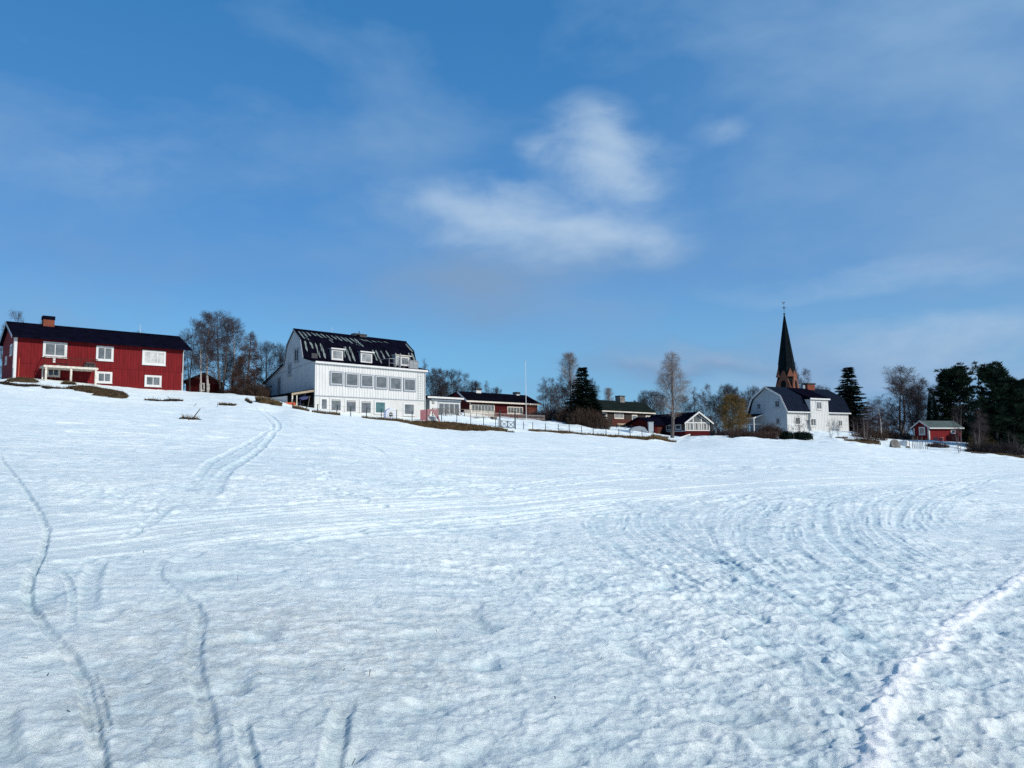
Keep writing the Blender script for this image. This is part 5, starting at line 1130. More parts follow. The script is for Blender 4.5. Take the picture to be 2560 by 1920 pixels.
def proto_bare(key, bark='bark', twig='twig', **k):
    t, c = bare_tree(**k); S = np.array(c); T0 = np.array(t); mz = np.median(S[:, 5]); sh = np.median(S[:, 3:5], 0) / mz
    for q in (S, T0):
        q[:, 0:2] -= q[:, 2:3] * sh; q[:, 3:5] -= q[:, 5:6] * sh
    zz = np.clip(S[:, 5] / S[:, 5].max(), 0, 1); wmax = np.percentile(np.abs(S[:, 3:5]), 98)
    t = T0; rad = wmax; hh = np.percentile(S[:, 5], 99.7)
    S[:, 6:8] *= TWF; PROTO[key] = (seg_mesh('trunk', t, M[bark], 7), seg_mesh('crown', S, M[twig], 3), hh, rad)
def proto_con(key, seed, H, W, kind, m, dens=1.0):
    t, br, V, Q = conifer(seed, H, W, kind, dens); tm = seg_mesh('trunk', t, M['bark'], 7)
    bm_ = seg_mesh('branches', br, M['twig_dk'], 3) if br else None
    cm = quad_mesh('crown', V, Q, M[m]); 
    rad = np.percentile(np.abs(V[:, :2]), 99.0); PROTO[key] = (tm, cm, V[:, 2].max(), rad, bm_)
def tree(key, px, D, py_top, width_px, label, name='bare_tree', cat='tree', rot=None, group=None, zoff=0.0, base=None):
    pr = PROTO[key]; g = G(px, D) if base is None else base; top = P(px, py_top, D)[2]; H = top - g.z; W = width_px / 2 * D / F_PX
    o = thing(name, label, cat, g, rnd.random() * 6.28 if rot is None else rot, group)
    s = W / pr[3]; o.scale = (s, s, H / pr[2])
    for nm, me in (('trunk', pr[0]), ('crown', pr[1])):
        c = bpy.data.objects.new(nm, me); COL.objects.link(c); c.parent = o
    if len(pr) > 4 and pr[4]:
        c = bpy.data.objects.new('branches', pr[4]); COL.objects.link(c); c.parent = o
    return o
def bush_mesh(name, seed, L, Wd, H, n, mat_, spread=.5, tw=.012, arch=0.0):
    r = random.Random(seed); out = []
    for k in range(n):
        x = r.uniform(-L / 2, L / 2); y = r.uniform(-Wd / 2, Wd / 2); env = math.sqrt(max(.15, 1 - (2 * x / L) ** 2)) if arch else 1
        d = np.array([r.gauss(0, spread * .6), r.gauss(0, spread * .6), 1.0]); d /= np.linalg.norm(d)
        b = branch(out, np.array([x, y, -.3]), d, (H * env + .3) * r.uniform(.6, 1.05), tw * 1.6, r, 3, .02, .1, .5)
        for j in range(4):
            p, dd, _ = at(b, r.uniform(.25, 1)); b2 = branch(out, p, perp(dd, r, r.uniform(.3, .9)), H * env * r.uniform(.15, .35), tw, r, 2, 0, .2, .6)
            for i in range(2): p2, d2, _ = at(b2, r.uniform(.2, 1)); branch(out, p2, perp(d2, r, r.uniform(.3, .9)), r.uniform(.1, .3), tw, r, 1, 0, .1, .6)
    return seg_mesh(name, out, mat_, 3)
def bush(px, D, wpx, hpx, label, m='twig_red', n=260, depth=1.2, name='bush', cat='bush', spread=.5, arch=1, seed=None, dz=0):
    g = G(px, D, dz); L = wpx * D / F_PX; H = hpx * D / F_PX
    o = link(name, bush_mesh(name, seed or rnd.randrange(9999), L, depth, H, n, M[m], spread, .013, arch), None, g); return tag(o, label, cat)

def vegetation():
    proto_bare('birch', bark='birch', seed=1, H=11, W=2.6, crown0=.22, n1=30, n2=8, n3=6, n4=4, ang=(50, 20), droop=.12, tw=.012)
    proto_bare('birch2', seed=2, H=11, W=3.0, crown0=.25, n1=30, n2=8, n3=6, n4=4, ang=(55, 20), stems=2, droop=.06, tw=.012)
    proto_bare('birch3', bark='birch', seed=3, H=11, W=2.4, crown0=.30, n1=26, n2=8, n3=6, n4=4, ang=(45, 22), up=.12, tw=.012)
    proto_bare('broad', twig='twig_dk', seed=4, H=8, W=3.4, crown0=.18, kind='round', n1=30, n2=9, n3=6, n4=3, ang=(65, 20), up=.12, tw=.013, trunk_r=.2)
    proto_bare('broad2', twig='twig_dk', seed=5, H=8, W=3.0, crown0=.22, kind='round', n1=30, n2=9, n3=6, n4=3, ang=(60, 15), stems=2, up=.10, tw=.013)
    proto_bare('poplar', twig='twig_tan', seed=6, H=13, W=4.6, crown0=.20, kind='poplar', n1=44, n2=11, n3=6, n4=3, ang=(40, 12), up=.06, tw=.013, trunk_r=.24, lean=.01)
    proto_bare('poplar2', twig='twig_tan', seed=7, H=11, W=2.9, crown0=.35, kind='oval', n1=34, n2=9, n3=5, n4=3, ang=(42, 10), up=.08, tw=.013, trunk_r=.18, lean=.02)
    proto_bare('slim', seed=8, H=9, W=1.5, crown0=.15, kind='oval', n1=26, n2=7, n3=5, n4=2, ang=(45, 18), up=.12, tw=.012, stems=2, trunk_r=.1)
    proto_bare('willow', twig='twig_gold', seed=9, H=6, W=2.5, crown0=.15, kind='round', n1=44, n2=10, n3=7, n4=5, ang=(75, 15), up=.06, droop=.18, tw=.016)
    proto_bare('sapling', bark='twig_tan', seed=10, H=5, W=1.3, crown0=.12, kind='vase', n1=16, n2=5, n3=3, n4=1, ang=(40, 20), up=.14, tw=.012, stems=3, trunk_r=.06)
    proto_bare('linden', seed=12, H=12, W=3.4, crown0=.12, kind='oval', n1=40, n2=9, n3=6, n4=4, ang=(60, 15), up=.12, tw=.014, trunk_r=.2, stems=2)
    proto_bare('larch', twig='larch', seed=11, H=9, W=2.3, crown0=.05, kind='cone', n1=110, n2=7, n3=6, n4=4, ang=(88, 60), up=.02, droop=.1, tw=.016, trunk_r=.16, lean=.01)
    proto_con('spruce', 21, 11, 2.5, 'spruce', 'spruce', 3.6)
    proto_con('dense', 22, 9, 2.3, 'dense', 'spruce', 1.6)
    proto_con('pine', 23, 12, 3.1, 'pine', 'pine', 1.1)
    proto_con('pine2', 24, 12, 3.4, 'pine', 'pine', 1.2)
    T = tree
    # behind and beside the red house
    T('birch2', 24, 108, 778, 70, 'bare tree rising behind the left end of the red house roof')
    T('slim', 2, 104, 815, 44, 'thin bare tree at the far left picture edge beyond the red house gable')
    T('slim', 92, 115, 790, 24, 'small bare treetop showing above the roof left of the brick chimney')
    T('broad', 330, 118, 826, 44, 'bare treetop just peeping over the roof ridge beside the white mast')
    T('slim', 452, 108, 850, 40, 'low thin bare tree against the right end of the red house')
    T('birch2', 474, 98, 797, 70, 'bare birch with twin stems next to the right gutter of the red house', 'birch_tree')
    T('birch', 500, 95, 800, 62, 'slender pale stemmed birch growing before the red outbuilding, left of the tallest', 'birch_tree')
    T('birch3', 517, 96, 776, 74, 'tall straight birch directly before the red outbuilding window', 'birch_tree')
    T('linden', 553, 99, 776, 104, 'broad bare tree with forked limbs right of the red outbuilding')
    T('birch', 578, 102, 792, 76, 'bare birch between the forked tree and the brown larch', 'birch_tree')
    T('larch', 619, 98, 832, 92, 'conical rust brown leafless larch left of the white house', 'larch_tree')
    T('larch', 592, 100, 892, 44, 'short rust brown larch beside the taller larch', 'larch_tree')
    T('broad', 668, 116, 850, 72, 'round crowned bare tree between larch and white house')
    T('broad2', 700, 112, 856, 60, 'bare tree partly hidden by the gable of the white house')
    bush(575, 99, 70, 20, 'low tangle of dark twigs below the forked bare tree', 'twig_dk', 240); bush(636, 95, 60, 32, 'rust brown thicket at the foot of the larch', 'twig_red', 420)
    bush(660, 98, 30, 26, 'brown twigs against the far corner of the white house lean-to', 'twig_red', 160)
    # behind the white house and the red bungalow
    for (k, px, D, py, w, lab) in [('slim', 1062, 150, 897, 34, 'bare treetop beside the balcony corner of the white house'), ('broad2', 1082, 150, 918, 52, 'bushy bare tree just right of the white house downpipe'), ('linden', 1096, 155, 922, 60, 'dense bare tree above the left part of the annex roof'),
                                   ('broad', 1122, 152, 922, 64, 'dense bare tree above the middle of the annex roof'), ('broad2', 1140, 158, 950, 50, 'lower bare tree where annex and bungalow roofs meet'), ('birch2', 1172, 160, 932, 50, 'upright bare tree left of the first bungalow chimney'),
                                   ('broad', 1190, 158, 950, 44, 'bare tree directly behind the first bungalow chimney'), ('slim', 1218, 165, 952, 34, 'thin bare tree right of the first bungalow chimney'), ('broad', 1238, 165, 966, 36, 'small bare tree low over the bungalow ridge'), ('broad2', 1102, 140, 960, 60, 'reddish bare thicket tree directly behind the annex')]:
        T(k, px, D, py, w, lab)
    o = MB().bar(P(1133, 965, 140), P(1153, 948.5, 140), .12).bar(P(1148, 951.5, 140), P(1152.5, 948, 140), .35, .2).bar(P(1133, 965, 140), P(1133.5, 1000, 140), .14).build('street_lamp', M['iron'], None); tag(o, 'street lamp with slanting arm seen over the annex roof', 'street lamp')
    for (k, px, D, py, w, lab) in [('slim', 1362, 132, 943, 44, 'leftmost bare tree of the clump right of the flagpole'), ('birch2', 1380, 134, 945, 48, 'bare tree with twin stems in the clump right of the flagpole'), ('slim', 1402, 138, 937, 50, 'grey bare tree left of the tall oval crowned one'), ('poplar2', 1428, 136, 879, 62, 'tall bare tree with oval crown behind the dark spruce'), ('broad2', 1420, 134, 950, 50, 'dense bare tree below the tall oval crown'), ('slim', 1447, 138, 940, 40, 'slim bare tree touching the left side of the spruce'), ('slim', 1392, 130, 962, 40, 'short bare tree in front of the clump right of the flagpole'), ('broad2', 1482, 150, 945, 40, 'bare treetop behind the right shoulder of the spruce')]:
        T(k, px, D, py, w, lab)
    o = T('spruce', 1458, 121, 918, 96, 'dark dense spruce beside the brown bungalow', 'spruce_tree')
    o2 = T('dense', 1478, 122, 962, 66, 'short dark spruce pressed against the left end of the brown bungalow', 'spruce_tree')
    bush(1462, 119, 84, 44, 'tall rounded brown hedge below the dark spruce', 'twig_red', 800, 3, 'hedge', 'hedge', .35)
    bush(1418, 121, 50, 44, 'brown leafless hedge left of the spruce', 'twig_red', 420, 2, 'hedge', 'hedge', .35)
    bush(1492, 118, 62, 36, 'lower brown hedge ending at the brown bungalow wall', 'twig_red', 500, 2, 'hedge', 'hedge', .35)
    bush(1345, 124, 70, 24, 'grey scrub at the right end of the red bungalow', 'twig', 260); bush(1375, 123, 50, 34, 'grey brown scrub under the bare tree clump', 'twig', 260)
    T('poplar2', 1522, 168, 968, 36, 'pale bare treetop behind the left end of the brown bungalow roof'); 
    T('broad2', 1612, 172, 975, 50, 'bare tree behind the brown bungalow, right of its chimney'); T('broad', 1634, 165, 975, 70, 'spreading bare tree left of the tall poplar'); T('broad', 1588, 190, 1000, 40, 'low bare treetop just over the brown bungalow ridge')
    T('poplar', 1680, 114, 880, 96, 'tall bare poplar with straight trunk in front of the dark garage', 'poplar_tree')
    for (k, px, D, py, w, lab) in [('broad2', 1655, 160, 985, 46, 'low bare tree just left of the poplar trunk'), ('broad', 1716, 165, 985, 56, 'bare tree above the glazed cabin roof, right of the poplar'), ('slim', 1738, 160, 968, 40, 'thin bare tree behind the cabin ridge'), ('birch2', 1764, 158, 960, 46, 'upright bare tree right behind the cabin apex'), ('broad2', 1786, 150, 985, 50, 'bare tree right of the glazed gable'),
                                   ('broad', 1812, 170, 958, 74, 'round bare tree behind the golden willow'), ('broad', 1842, 175, 966, 60, 'dark bare tree crown above the golden willow'), ('broad2', 1868, 172, 975, 44, 'bare tree left of the villa gable'), ('broad', 1893, 178, 962, 44, 'bare tree rising over the villa gable shoulder')]:
        T(k, px, D, py, w, lab)
    T('willow', 1832, 122, 985, 84, 'golden brown willow with dense round crown left of the white villa', 'willow_tree')
    T('birch2', 2010, 200, 922, 60, 'pinkish bare tree right of the church spire'); T('broad', 2040, 195, 962, 70, 'bare treetop behind the villa chimney and right roof'); T('broad2', 1992, 205, 905, 28, 'thin bare tree close against the church spire')
    T('spruce', 2127, 138, 918, 100, 'tall dark spruce with spaced branches at the right end of the villa', 'spruce_tree', rot=.4)
    bush(1885, 109, 112, 16, 'low dark brown hedge along the field edge before the villa gable', 'twig_red', 700, 1.5, 'hedge', 'hedge', .5, 0)
    bush(1925, 115, 60, 30, 'brown leafless shrubs below the villa porch', 'twig_red', 300)
    bush(1850, 112, 60, 22, 'tangled brown scrub left of the low hedge', 'twig_red', 220)
    g = G(2000, 111); r = random.Random(9)
    for (px, wpx, h, lab) in [(2003, 52, 14, 'dark low juniper bush in front of the villa facade'), (1964, 26, 14, 'small dark juniper bush at the villa corner')]:
        g = G(px, 110); V = []
        for k in range(420):
            a = r.random() * 6.28; q = math.sqrt(r.random()); p = np.array([math.cos(a) * q * wpx / 2 * 110 / F_PX, math.sin(a) * q * .9, r.random() * h * 110 / F_PX * math.sqrt(1 - q * q * .9)])
            for j in range(5):
                v = vrand(r) * .05; t_ = p + vrand(r) * .12; V += [t_ - v, t_ + v, t_ + np.array([0, 0, .25]) + vrand(r) * .1]
        V = np.array(V); tag(link('juniper_bush', quad_mesh('juniper_bush', V, np.arange(len(V)).reshape(-1, 3), M['spruce']), None, g), lab, 'bush')
    for (px, D, py, w, lab) in [(2002, 112, 1028, 52, 'small many stemmed tree in front of the villa facade'), (2076, 112, 1042, 26, 'thin sapling before the right part of the villa'), (2094, 114, 1048, 14, 'single thin sapling nearest the villa right corner'), (1978, 113, 1060, 24, 'low sapling at the villa corner'),
                                (2140, 112, 1040, 46, 'sapling clump under the tall spruce'), (2165, 113, 1030, 50, 'grey sapling right of the tall spruce')]:
        T('sapling', px, D, py, w, lab, 'sapling')
    for (k, px, D, py, w, lab) in [('slim', 2175, 128, 998, 50, 'slim bare tree right of the tall spruce'), ('birch3', 2202, 124, 998, 48, 'slim birch between spruce and boulder'), ('slim', 2188, 135, 1010, 50, 'pale bare tree behind the slim birch'), ('slim', 2225, 140, 1030, 50, 'low bare tree behind the boulder'),
                                   ('linden', 2252, 142, 917, 126, 'large bare tree with high rounded crown left of the pines'), ('linden', 2290, 146, 944, 84, 'bare tree filling the gap beside the narrow spruce'), ('broad2', 2300, 138, 960, 60, 'dark bare tree behind the red cabin gable'), ('birch2', 2352, 160, 945, 50, 'thin pale tree behind the narrow spruce')]:
        T(k, px, D, py, w, lab)
    T('dense', 2334, 136, 960, 38, 'narrow dark spruce behind the red cabin', 'spruce_tree')
    T('pine', 2396, 140, 902, 96, 'tall dark pine left of the two, above the red cabin', 'pine_tree'); T('dense', 2385, 143, 1000, 80, 'dark evergreen filling the space under the left pine', 'spruce_tree')
    T('pine2', 2490, 118, 899, 108, 'broad dark pine at the right whose crown tops the wood', 'pine_tree', rot=1.0); T('pine', 2540, 116, 930, 96, 'rightmost dark pine cut by the picture edge', 'pine_tree', rot=2.0)
    T('dense', 2492, 122, 985, 104, 'dark evergreen below the broad pine', 'spruce_tree'); T('pine2', 2556, 125, 990, 90, 'lower pine at the extreme right edge', 'pine_tree'); T('dense', 2440, 135, 1025, 60, 'low dark spruce between the two pines', 'spruce_tree')
    for (k, px, D, py, w, lab) in [('sapling', 2393, 101.5, 1000, 46, 'grey stemmed young tree on the snow before the red cabin'), ('sapling', 2440, 104, 1050, 40, 'tangled sapling right of the young tree'), ('slim', 2450, 110, 1020, 50, 'thin pale tree in front of the pines'), ('sapling', 2530, 104, 1075, 34, 'sapling under the rightmost pine')]:
        T(k, px, D, py, w, lab, 'sapling' if k == 'sapling' else 'bare_tree')
    for (px, D, w, h, lab, m) in [(2455, 104, 90, 26, 'dark scrub below the broad pine', 'twig_dk'), (2510, 102, 100, 34, 'dark scrub along the field edge at the right', 'twig_dk'), (2170, 118, 90, 26, 'brown thicket under the tall spruce', 'twig_red'), (2215, 125, 60, 22, 'reddish scrub behind the boulder', 'twig_red'),
                                  (2340, 112, 50, 12, 'thin dry stems in the snow before the red cabin', 'twig'), (2160, 109, 70, 10, 'low brown stubble left of the boulder', 'twig_red'), (2250, 128, 80, 16, 'low reddish hedge left of the red cabin', 'twig_red'), (1800, 122, 50, 16, 'dark scrub right of the glazed gable', 'twig_dk'), (1820, 116, 70, 14, 'low stems beside the willow', 'twig'), (2452, 118, 70, 34, 'olive brown thicket right of the red cabin', 'twig_gold')]:
        bush(px, D, w, h, lab, m, int(w * 4.5))
    # far wood along the right horizon, one mass
    segs = []; r = random.Random(77)
    for k in range(260):
        px = r.uniform(1340, 2900); D = r.uniform(230, 300); g = G(px, D); H = r.uniform(5, 9) * (1 if px > 1750 else .6); b1 = branch(segs, np.array(g), np.array([r.gauss(0, .05), 0, 1.0]), H, .16, r, 5, .02, .05, .2)
        for j in range(26):
            p, d, _ = at(b1, r.uniform(.2, 1)); b2 = branch(segs, p, perp(d, r, r.uniform(.5, 1.1)), r.uniform(.8, 2.4), .05, r, 2, .05, .15, .5)
            for i in range(5): p2, d2, _ = at(b2, r.uniform(.1, 1)); branch(segs, p2, perp(d2, r, r.uniform(.3, 1)), r.uniform(.5, 1.3), .035, r, 1, 0, .1, .5)
    tag(link('far_wood', seg_mesh('far_wood', segs, M['twig'], 3)), 'far band of leafless wood along the right horizon', 'wood', None, 'stuff')

# ------------------------------------------------------------------ ground patches, fences, small things
def patch(name, pts, label, m='soil', cat='bare ground', kind=None, hgt=.12, grass=120, seed=1):
    """pts: (px, D, half_depth_m, height_m) spine of a patch of bare soil lying on the snow slope"""
    r = random.Random(seed); V = []; n = 9; k = 0; C = []
    def cv(p):
        if p[1] < 300: return (G(p[0], p[1]), p[2], p[3])
        A, B = hit(p[0], p[1]), hit(p[0], p[2]); y = (A[1] + B[1]) / 2; return (Vector(((A[0] + B[0]) / 2, y, float(terr((A[0] + B[0]) / 2, y)))), max(.12, (A[1] - B[1]) / 2), p[3])
    sp = [cv(p) for p in pts]; NS = max(14, int(sum((sp[i + 1][0] - sp[i][0]).length for i in range(len(sp) - 1)) / .22))
    for i in range(NS + 1):
        x = i / NS * (len(sp) - 1); a = min(int(x), len(sp) - 2); f = x - a; c = sp[a][0] * (1 - f) + sp[a + 1][0] * f; hd = sp[a][1] * (1 - f) + sp[a + 1][1] * f; h = sp[a][2] * (1 - f) + sp[a + 1][2] * f
        taper = min(1, min(i, NS - i) / (NS * .08) + .12)
        w0 = hd * taper * (1 + .35 * float(perlin(np.array([x * 3.1 + seed]), np.array([.5]))[0] * 2) + r.uniform(-.12, .12)); w1 = hd * taper * (1 + r.uniform(-.15, .15))
        for j in range(n):
            v = -1 + 2 * j / (n - 1); y = c.y + (v * w0 if v < 0 else v * w1); xx = c.x + r.uniform(-.05, .05); prof = max(0, 1 - v * v) ** .6
            z = surf(xx, y) - .04 + (.07 + h * prof) * (1 if abs(v) < .99 else 0) + r.uniform(-.02, .04) * (abs(v) < .9); V.append((xx, y, z))
    Fc = [(i * n + j, i * n + j + 1, (i + 1) * n + j + 1, (i + 1) * n + j) for i in range(NS) for j in range(n - 1)]
    me = mesh_from(name, V, Fc, M[m])
    for p in me.polygons: p.use_smooth = True
    if me.polygons[0].normal.z < 0: me.flip_normals()
    o = link(name, me); tag(o, label, cat, None, kind)
    if grass:
        T_ = []
        for q in range(grass * 6):
            v = Vector(V[r.randrange(len(V))]); l = r.uniform(.08, .3); d = Vector((r.gauss(0, .5), r.gauss(0, .5), 1)).normalized(); s = Vector((.012, .0, 0)); T_ += [v - s, v + s, v + d * l]
        T_ = np.array(T_); link('dry_grass', quad_mesh('dry_grass', T_, np.arange(len(T_)).reshape(-1, 3), M['deadgrass']), o)
    return o
def small_things():
    bank = 'bare_ground'
    patch(bank, [(26, 949, 952, .08), (50, 945, 957, .22), (75, 950, 958, .15), (88, 954, 958, .08)], 'ragged brown earth patch below the left end of the red house', 'soil', grass=60, seed=2)
    patch(bank, [(-20, 955, 959, .05), (15, 957, 961, .08), (45, 962, 966, .06), (75, 962, 969, .12), (100, 965, 969, .08)], 'thin dark thaw line at the far left below the red house', 'soil_dk', grass=30, seed=3)
    patch(bank, [(106, 966, 970, .06), (130, 969, 975, .08), (160, 971, 974, .06)], 'small dark thaw patch left of the long earth mound', 'soil_dk', grass=30, seed=4)
    patch(bank, [(172, 968, 973, .1), (200, 965, 979, .3), (235, 971, 984, .3), (270, 976, 992, .35), (295, 984, 998, .25), (305, 994, 998, .08)], 'long brown earth mound in front of the red house deck', 'soil', grass=120, seed=5)
    patch(bank, [(163, 958, 962, .15), (171, 956, 963, .2), (178, 959, 963, .15)], 'tiny dark tuft in front of the deck of the red house', 'soil_dk', grass=90, seed=6)
    patch(bank, [(364, 997, 1000, .04), (385, 998, 1003, .06), (402, 1001, 1004, .04)], 'dark thaw hole with a short stick right of the earth mound', 'soil_dk', grass=20, seed=7)
    patch(bank, [(411, 999, 1004, .1), (435, 999, 1005, .1), (457, 1003, 1005, .05)], 'dark thaw hole with a leaning branch below the right end of the red house', 'soil_dk', grass=20, seed=8)
    patch(bank, [(457, 1046, 1048, .03), (475, 1045, 1049, .04), (492, 1047, 1050, .03)], 'dark thaw hole round the leaning stick in the open slope', 'soil_dk', grass=20, seed=9)
    patch(bank, [(549, 1008, 1012, .06), (558, 1010, 1013, .05), (572, 1011, 1015, .1), (590, 1013, 1016, .04)], 'small dark thaw patch left of the trodden path', 'soil_dk', grass=40, seed=10)
    patch(bank, [(613, 83.5, .5, .1), (620, 82, .5, .12), (628, 80, .4, .08)], 'dark trampled gap where the path reaches the house row', 'soil_dk', grass=20, seed=11)
    patch(bank, [(638, 82.5, .5, .4), (655, 82, .8, .5), (685, 82, .8, .4), (703, 82.3, .4, .2)], 'brown earth bank with dead grass left of the white house shed', 'soil', grass=300, seed=12)
    patch(bank, [(731, 82.5, .3, .15), (750, 82.5, .7, .25), (771, 83, .3, .1)], 'brown earth patch with twigs at the left end of the wire fence', 'soil', grass=160, seed=13)
    patch('grass_bank', [(780, 84, .12, .05), (800, 84.5, .6, .18), (830, 85.5, .7, .2), (850, 86, .2, .1)], 'short brown grass bank under the second fence posts, below the ground floor windows', 'soil', 'grass bank', grass=140, seed=14)
    patch('grass_bank', [(905, 88, .2, .06), (950, 89.5, .5, .12), (1000, 91, .6, .2), (1040, 92.4, .7, .25), (1100, 93.0, .85, .3), (1150, 93.5, .9, .3), (1210, 94.1, .8, .25), (1245, 94.5, .6, .15), (1268, 94.6, .3, .05)], 'long brown dead grass bank under the wire fence left of the gate', 'soil', 'grass bank', grass=700, seed=15)
    patch('grass_bank', [(1264, 94, .3, .04), (1280, 93.5, .4, .05), (1286, 92.6, .2, .03)], 'small dark thaw streak in front of the gate', 'soil_dk', 'bare ground', grass=20, seed=16)
    patch('grass_bank', [(1322, 96.4, .1, .05), (1350, 97, .4, .12), (1400, 98.5, .6, .16), (1440, 99.5, .45, .12), (1475, 100, .15, .05)], 'thin dark grass bank under the fence right of the gate', 'soil', 'grass bank', grass=220, seed=17)
    patch('grass_bank', [(1472, 100, .2, .08), (1520, 101, .5, .16), (1570, 102, .55, .2), (1620, 103, .7, .25), (1660, 103.5, .7, .25), (1690, 103, .25, .08)], 'dark grass bank running to the foot of the poplar', 'soil', 'grass bank', grass=300, seed=18)
    patch('grass_bank', [(1628, 107, .6, .3), (1650, 107.5, .8, .45), (1670, 107, .6, .3)], 'tuft of tan dead grass before the dark garage', 'deadgrass', 'grass bank', grass=260, seed=19)
    patch('grass_bank', [(2425, 100.5, .1, .05), (2470, 100, .5, .1), (2520, 99.5, .8, .2), (2580, 99, .9, .3)], 'brown forest floor edge under the pines at the right', 'soil', 'grass bank', grass=200, seed=20)
    patch('grass_bank', [(2110, 108, .3, .1), (2150, 108.5, .5, .15), (2200, 108, .4, .1)], 'brown weedy strip left of the boulder', 'soil', 'grass bank', grass=200, seed=21)
    patch('grass_bank', [(2088, 114, .2, .1), (2100, 114, .35, .2), (2118, 114, .2, .1)], 'dark red brown heap in the snow before the villa right corner', 'rust', 'heap', grass=40, seed=22)
    # sticks on the slope
    def stick(D, p0, p1, label, w=.05):
        h_ = hit(*p0) if D < 82 else G(p0[0], D); D = float(h_[1]); a = Vector((h_[0], D, surf(h_[0], D) - .15)); b_ = Vector(P(p1[0], p1[1], D)); tag(MB().tube(a, b_, w / 2, w / 3, 6).build('stick', M['wood_grey'], None), label, 'stick')
    stick(62, (475, 1047), (501, 1021.5), 'long thin stick leaning to the right out of the open slope', .07)
    stick(70, (483, 1016), (491, 1008), 'short dark stick poking out above the leaning stick')
    stick(79, (383, 1002), (383, 989), 'short upright stick right of the earth mound')
    stick(79.5, (434, 1000), (419, 991), 'forked branch leaning left over a thaw hole', .08)
    stick(78, (544, 1016), (544, 1005), 'short upright stick left of the trodden path')
    stick(78.4, (299, 994), (299, 984), 'tiny stick at the right tip of the earth mound')
    stick(108, (1984, 1100), (1984, 1070), 'thin pole at the villa corner')
    # wire fence in two runs
    def fence(name, label, posts, hpx, m='post'):
        t = thing(name, label, 'fence', G(posts[0][0], posts[0][2])); o = Vector(t.location); prev = None; wires = MB()
        for k, (px, py, D, lean) in enumerate(posts):
            g = G(px, D); b_ = g - o; top = b_ + Vector((lean, 0, hpx * D / F_PX if not py else max(.5, P(px, py, D)[2] - g.z))); MB().bar(b_ + Vector((0, 0, -.5)), top, .08).build('post', M[m], t)
            if prev:
                for f in (.45, .92): wires.bar(prev[0].lerp(prev[1], f), b_.lerp(top, f), .012)
            prev = (b_, top)
        wires.build('wire', M['iron'], t)
    xs = [(731, 998, 83.2, 0), (746, 1006, 83.3, -.05), (764, 1014, 83.6, .1), (792, 1010, 84.3, .08), (838, 1013, 86, .28), (876, 1016, 87, .03), (915, 1018, 88.6, .08), (953, 1021, 90, .0), (991, 1024, 91.3, .03), (1030, 1027, 92.6, .02)]
    fence('wire_fence', 'wire fence with dark stakes below the white house, some leaning', xs, 19)
    xs = [(1067, 1030, 93.3, 0), (1104, 1033, 93.9, 0), (1142, 1035, 94.2, .02), (1177, 1038, 94.6, 0), (1209, 1041, 95, 0), (1239, 1045, 95.3, .02), (1245.5, 1046, 95.4, .02)]
    fence('wire_fence', 'wire fence with taller dark posts along the grass bank up to the gate', xs, 23)
    xs = [(1309, 0, 97, 0), (1332, 0, 97.3, 0), (1364, 0, 98, 0), (1396, 0, 98.7, 0), (1423, 0, 99.4, 0), (1454, 0, 100, 0), (1483, 0, 100.6, 0), (1515, 0, 101.4, 0), (1547, 0, 102, 0), (1575, 0, 102.6, 0), (1605, 0, 103.2, 0), (1633, 0, 103.8, 0)]
    fence('wire_fence', 'long wire fence with slim posts right of the gate towards the poplar', xs, 20)
    xs = [(1505, 0, 128, 0), (1526, 0, 128, 0), (1542, 0, 129, 0), (1563, 0, 130, 0), (1580, 0, 131, 0)]
    fence('wire_fence', 'short garden fence in the snow before the brown bungalow', xs, 11)
    xs = [(1790, 0, 119, 0), (1802, 0, 119, 0), (1813, 0, 119, 0), (1824, 0, 120, 0), (1835, 0, 120, 0), (1846, 0, 120, 0)]
    fence('garden_fence', 'pale post fence between glazed cabin and low hedge', xs, 15, 'trim_grey')
    # gate
    t = thing('garden_gate', 'dark double garden gate with crossed braces between two tall posts', 'gate', G(1250, 95.4)); o = Vector(t.location); A = Vector((0, 0, 0)); B_ = G(1288, 96.3) - o
    H = 44 * 95.4 / F_PX; up = Vector((0, 0, 1))
    MB().bar(A - up * .4, A + up * H, .16).build('gate_post', M['post'], t); MB().bar(B_ - up * .4, B_ + up * H * .99, .16).build('gate_post', M['post'], t)
    MB().bar(A + up * H, B_ + up * H * .99, .08).build('crossbar', M['rust'], t)
    d = B_ - A
    for s0, s1 in ((.08, .49), (.51, .92)):
        a = A + d * s0; b_ = A + d * s1; h0, h1 = .12, .88; g = MB()
        g.bar(a + up * h1, b_ + up * h1, .06).bar(a + up * h0, b_ + up * h0, .06).bar(a + up * h0, a + up * (h1 + .05), .07).bar(b_ + up * h0, b_ + up * (h1 + .05), .07); L_ = g.build('gate_leaf', M['post'], t)
        MB().bar(a + up * h0 + Vector((0, .03, 0)), b_ + up * h1 + Vector((0, .03, 0)), .05).bar(a + up * h1 + Vector((0, -.03, 0)), b_ + up * h0 + Vector((0, -.03, 0)), .05).build('brace', M['post'], L_)
    # playhouse tents
    g = Vector(P(977, 1043.5, 92)); w = 25 * 92 / F_PX; h = 23 * 92 / F_PX
    t = thing('play_tent', 'pale lilac and white pointed play tent before the ground floor windows', 'play tent', g, .5)
    pts = [(-w / 2, -.2), (-w / 2, h * .55), (-w * .38, h * .8), (0, h * 1.05), (w * .38, h * .8), (w / 2, h * .55), (w / 2, -.2)]
    MB().prism(pts, 0, .9, axis='y').build('tent_cover', M['lilac'], t)
    MB().prism([(-.42, .0), (-.42, h * .5), (-.28, h * .75), (0, h * .9), (.28, h * .75), (.42, h * .5), (.42, .0)], -.03, -.001, axis='y').build('front_panel', M['white'], t)
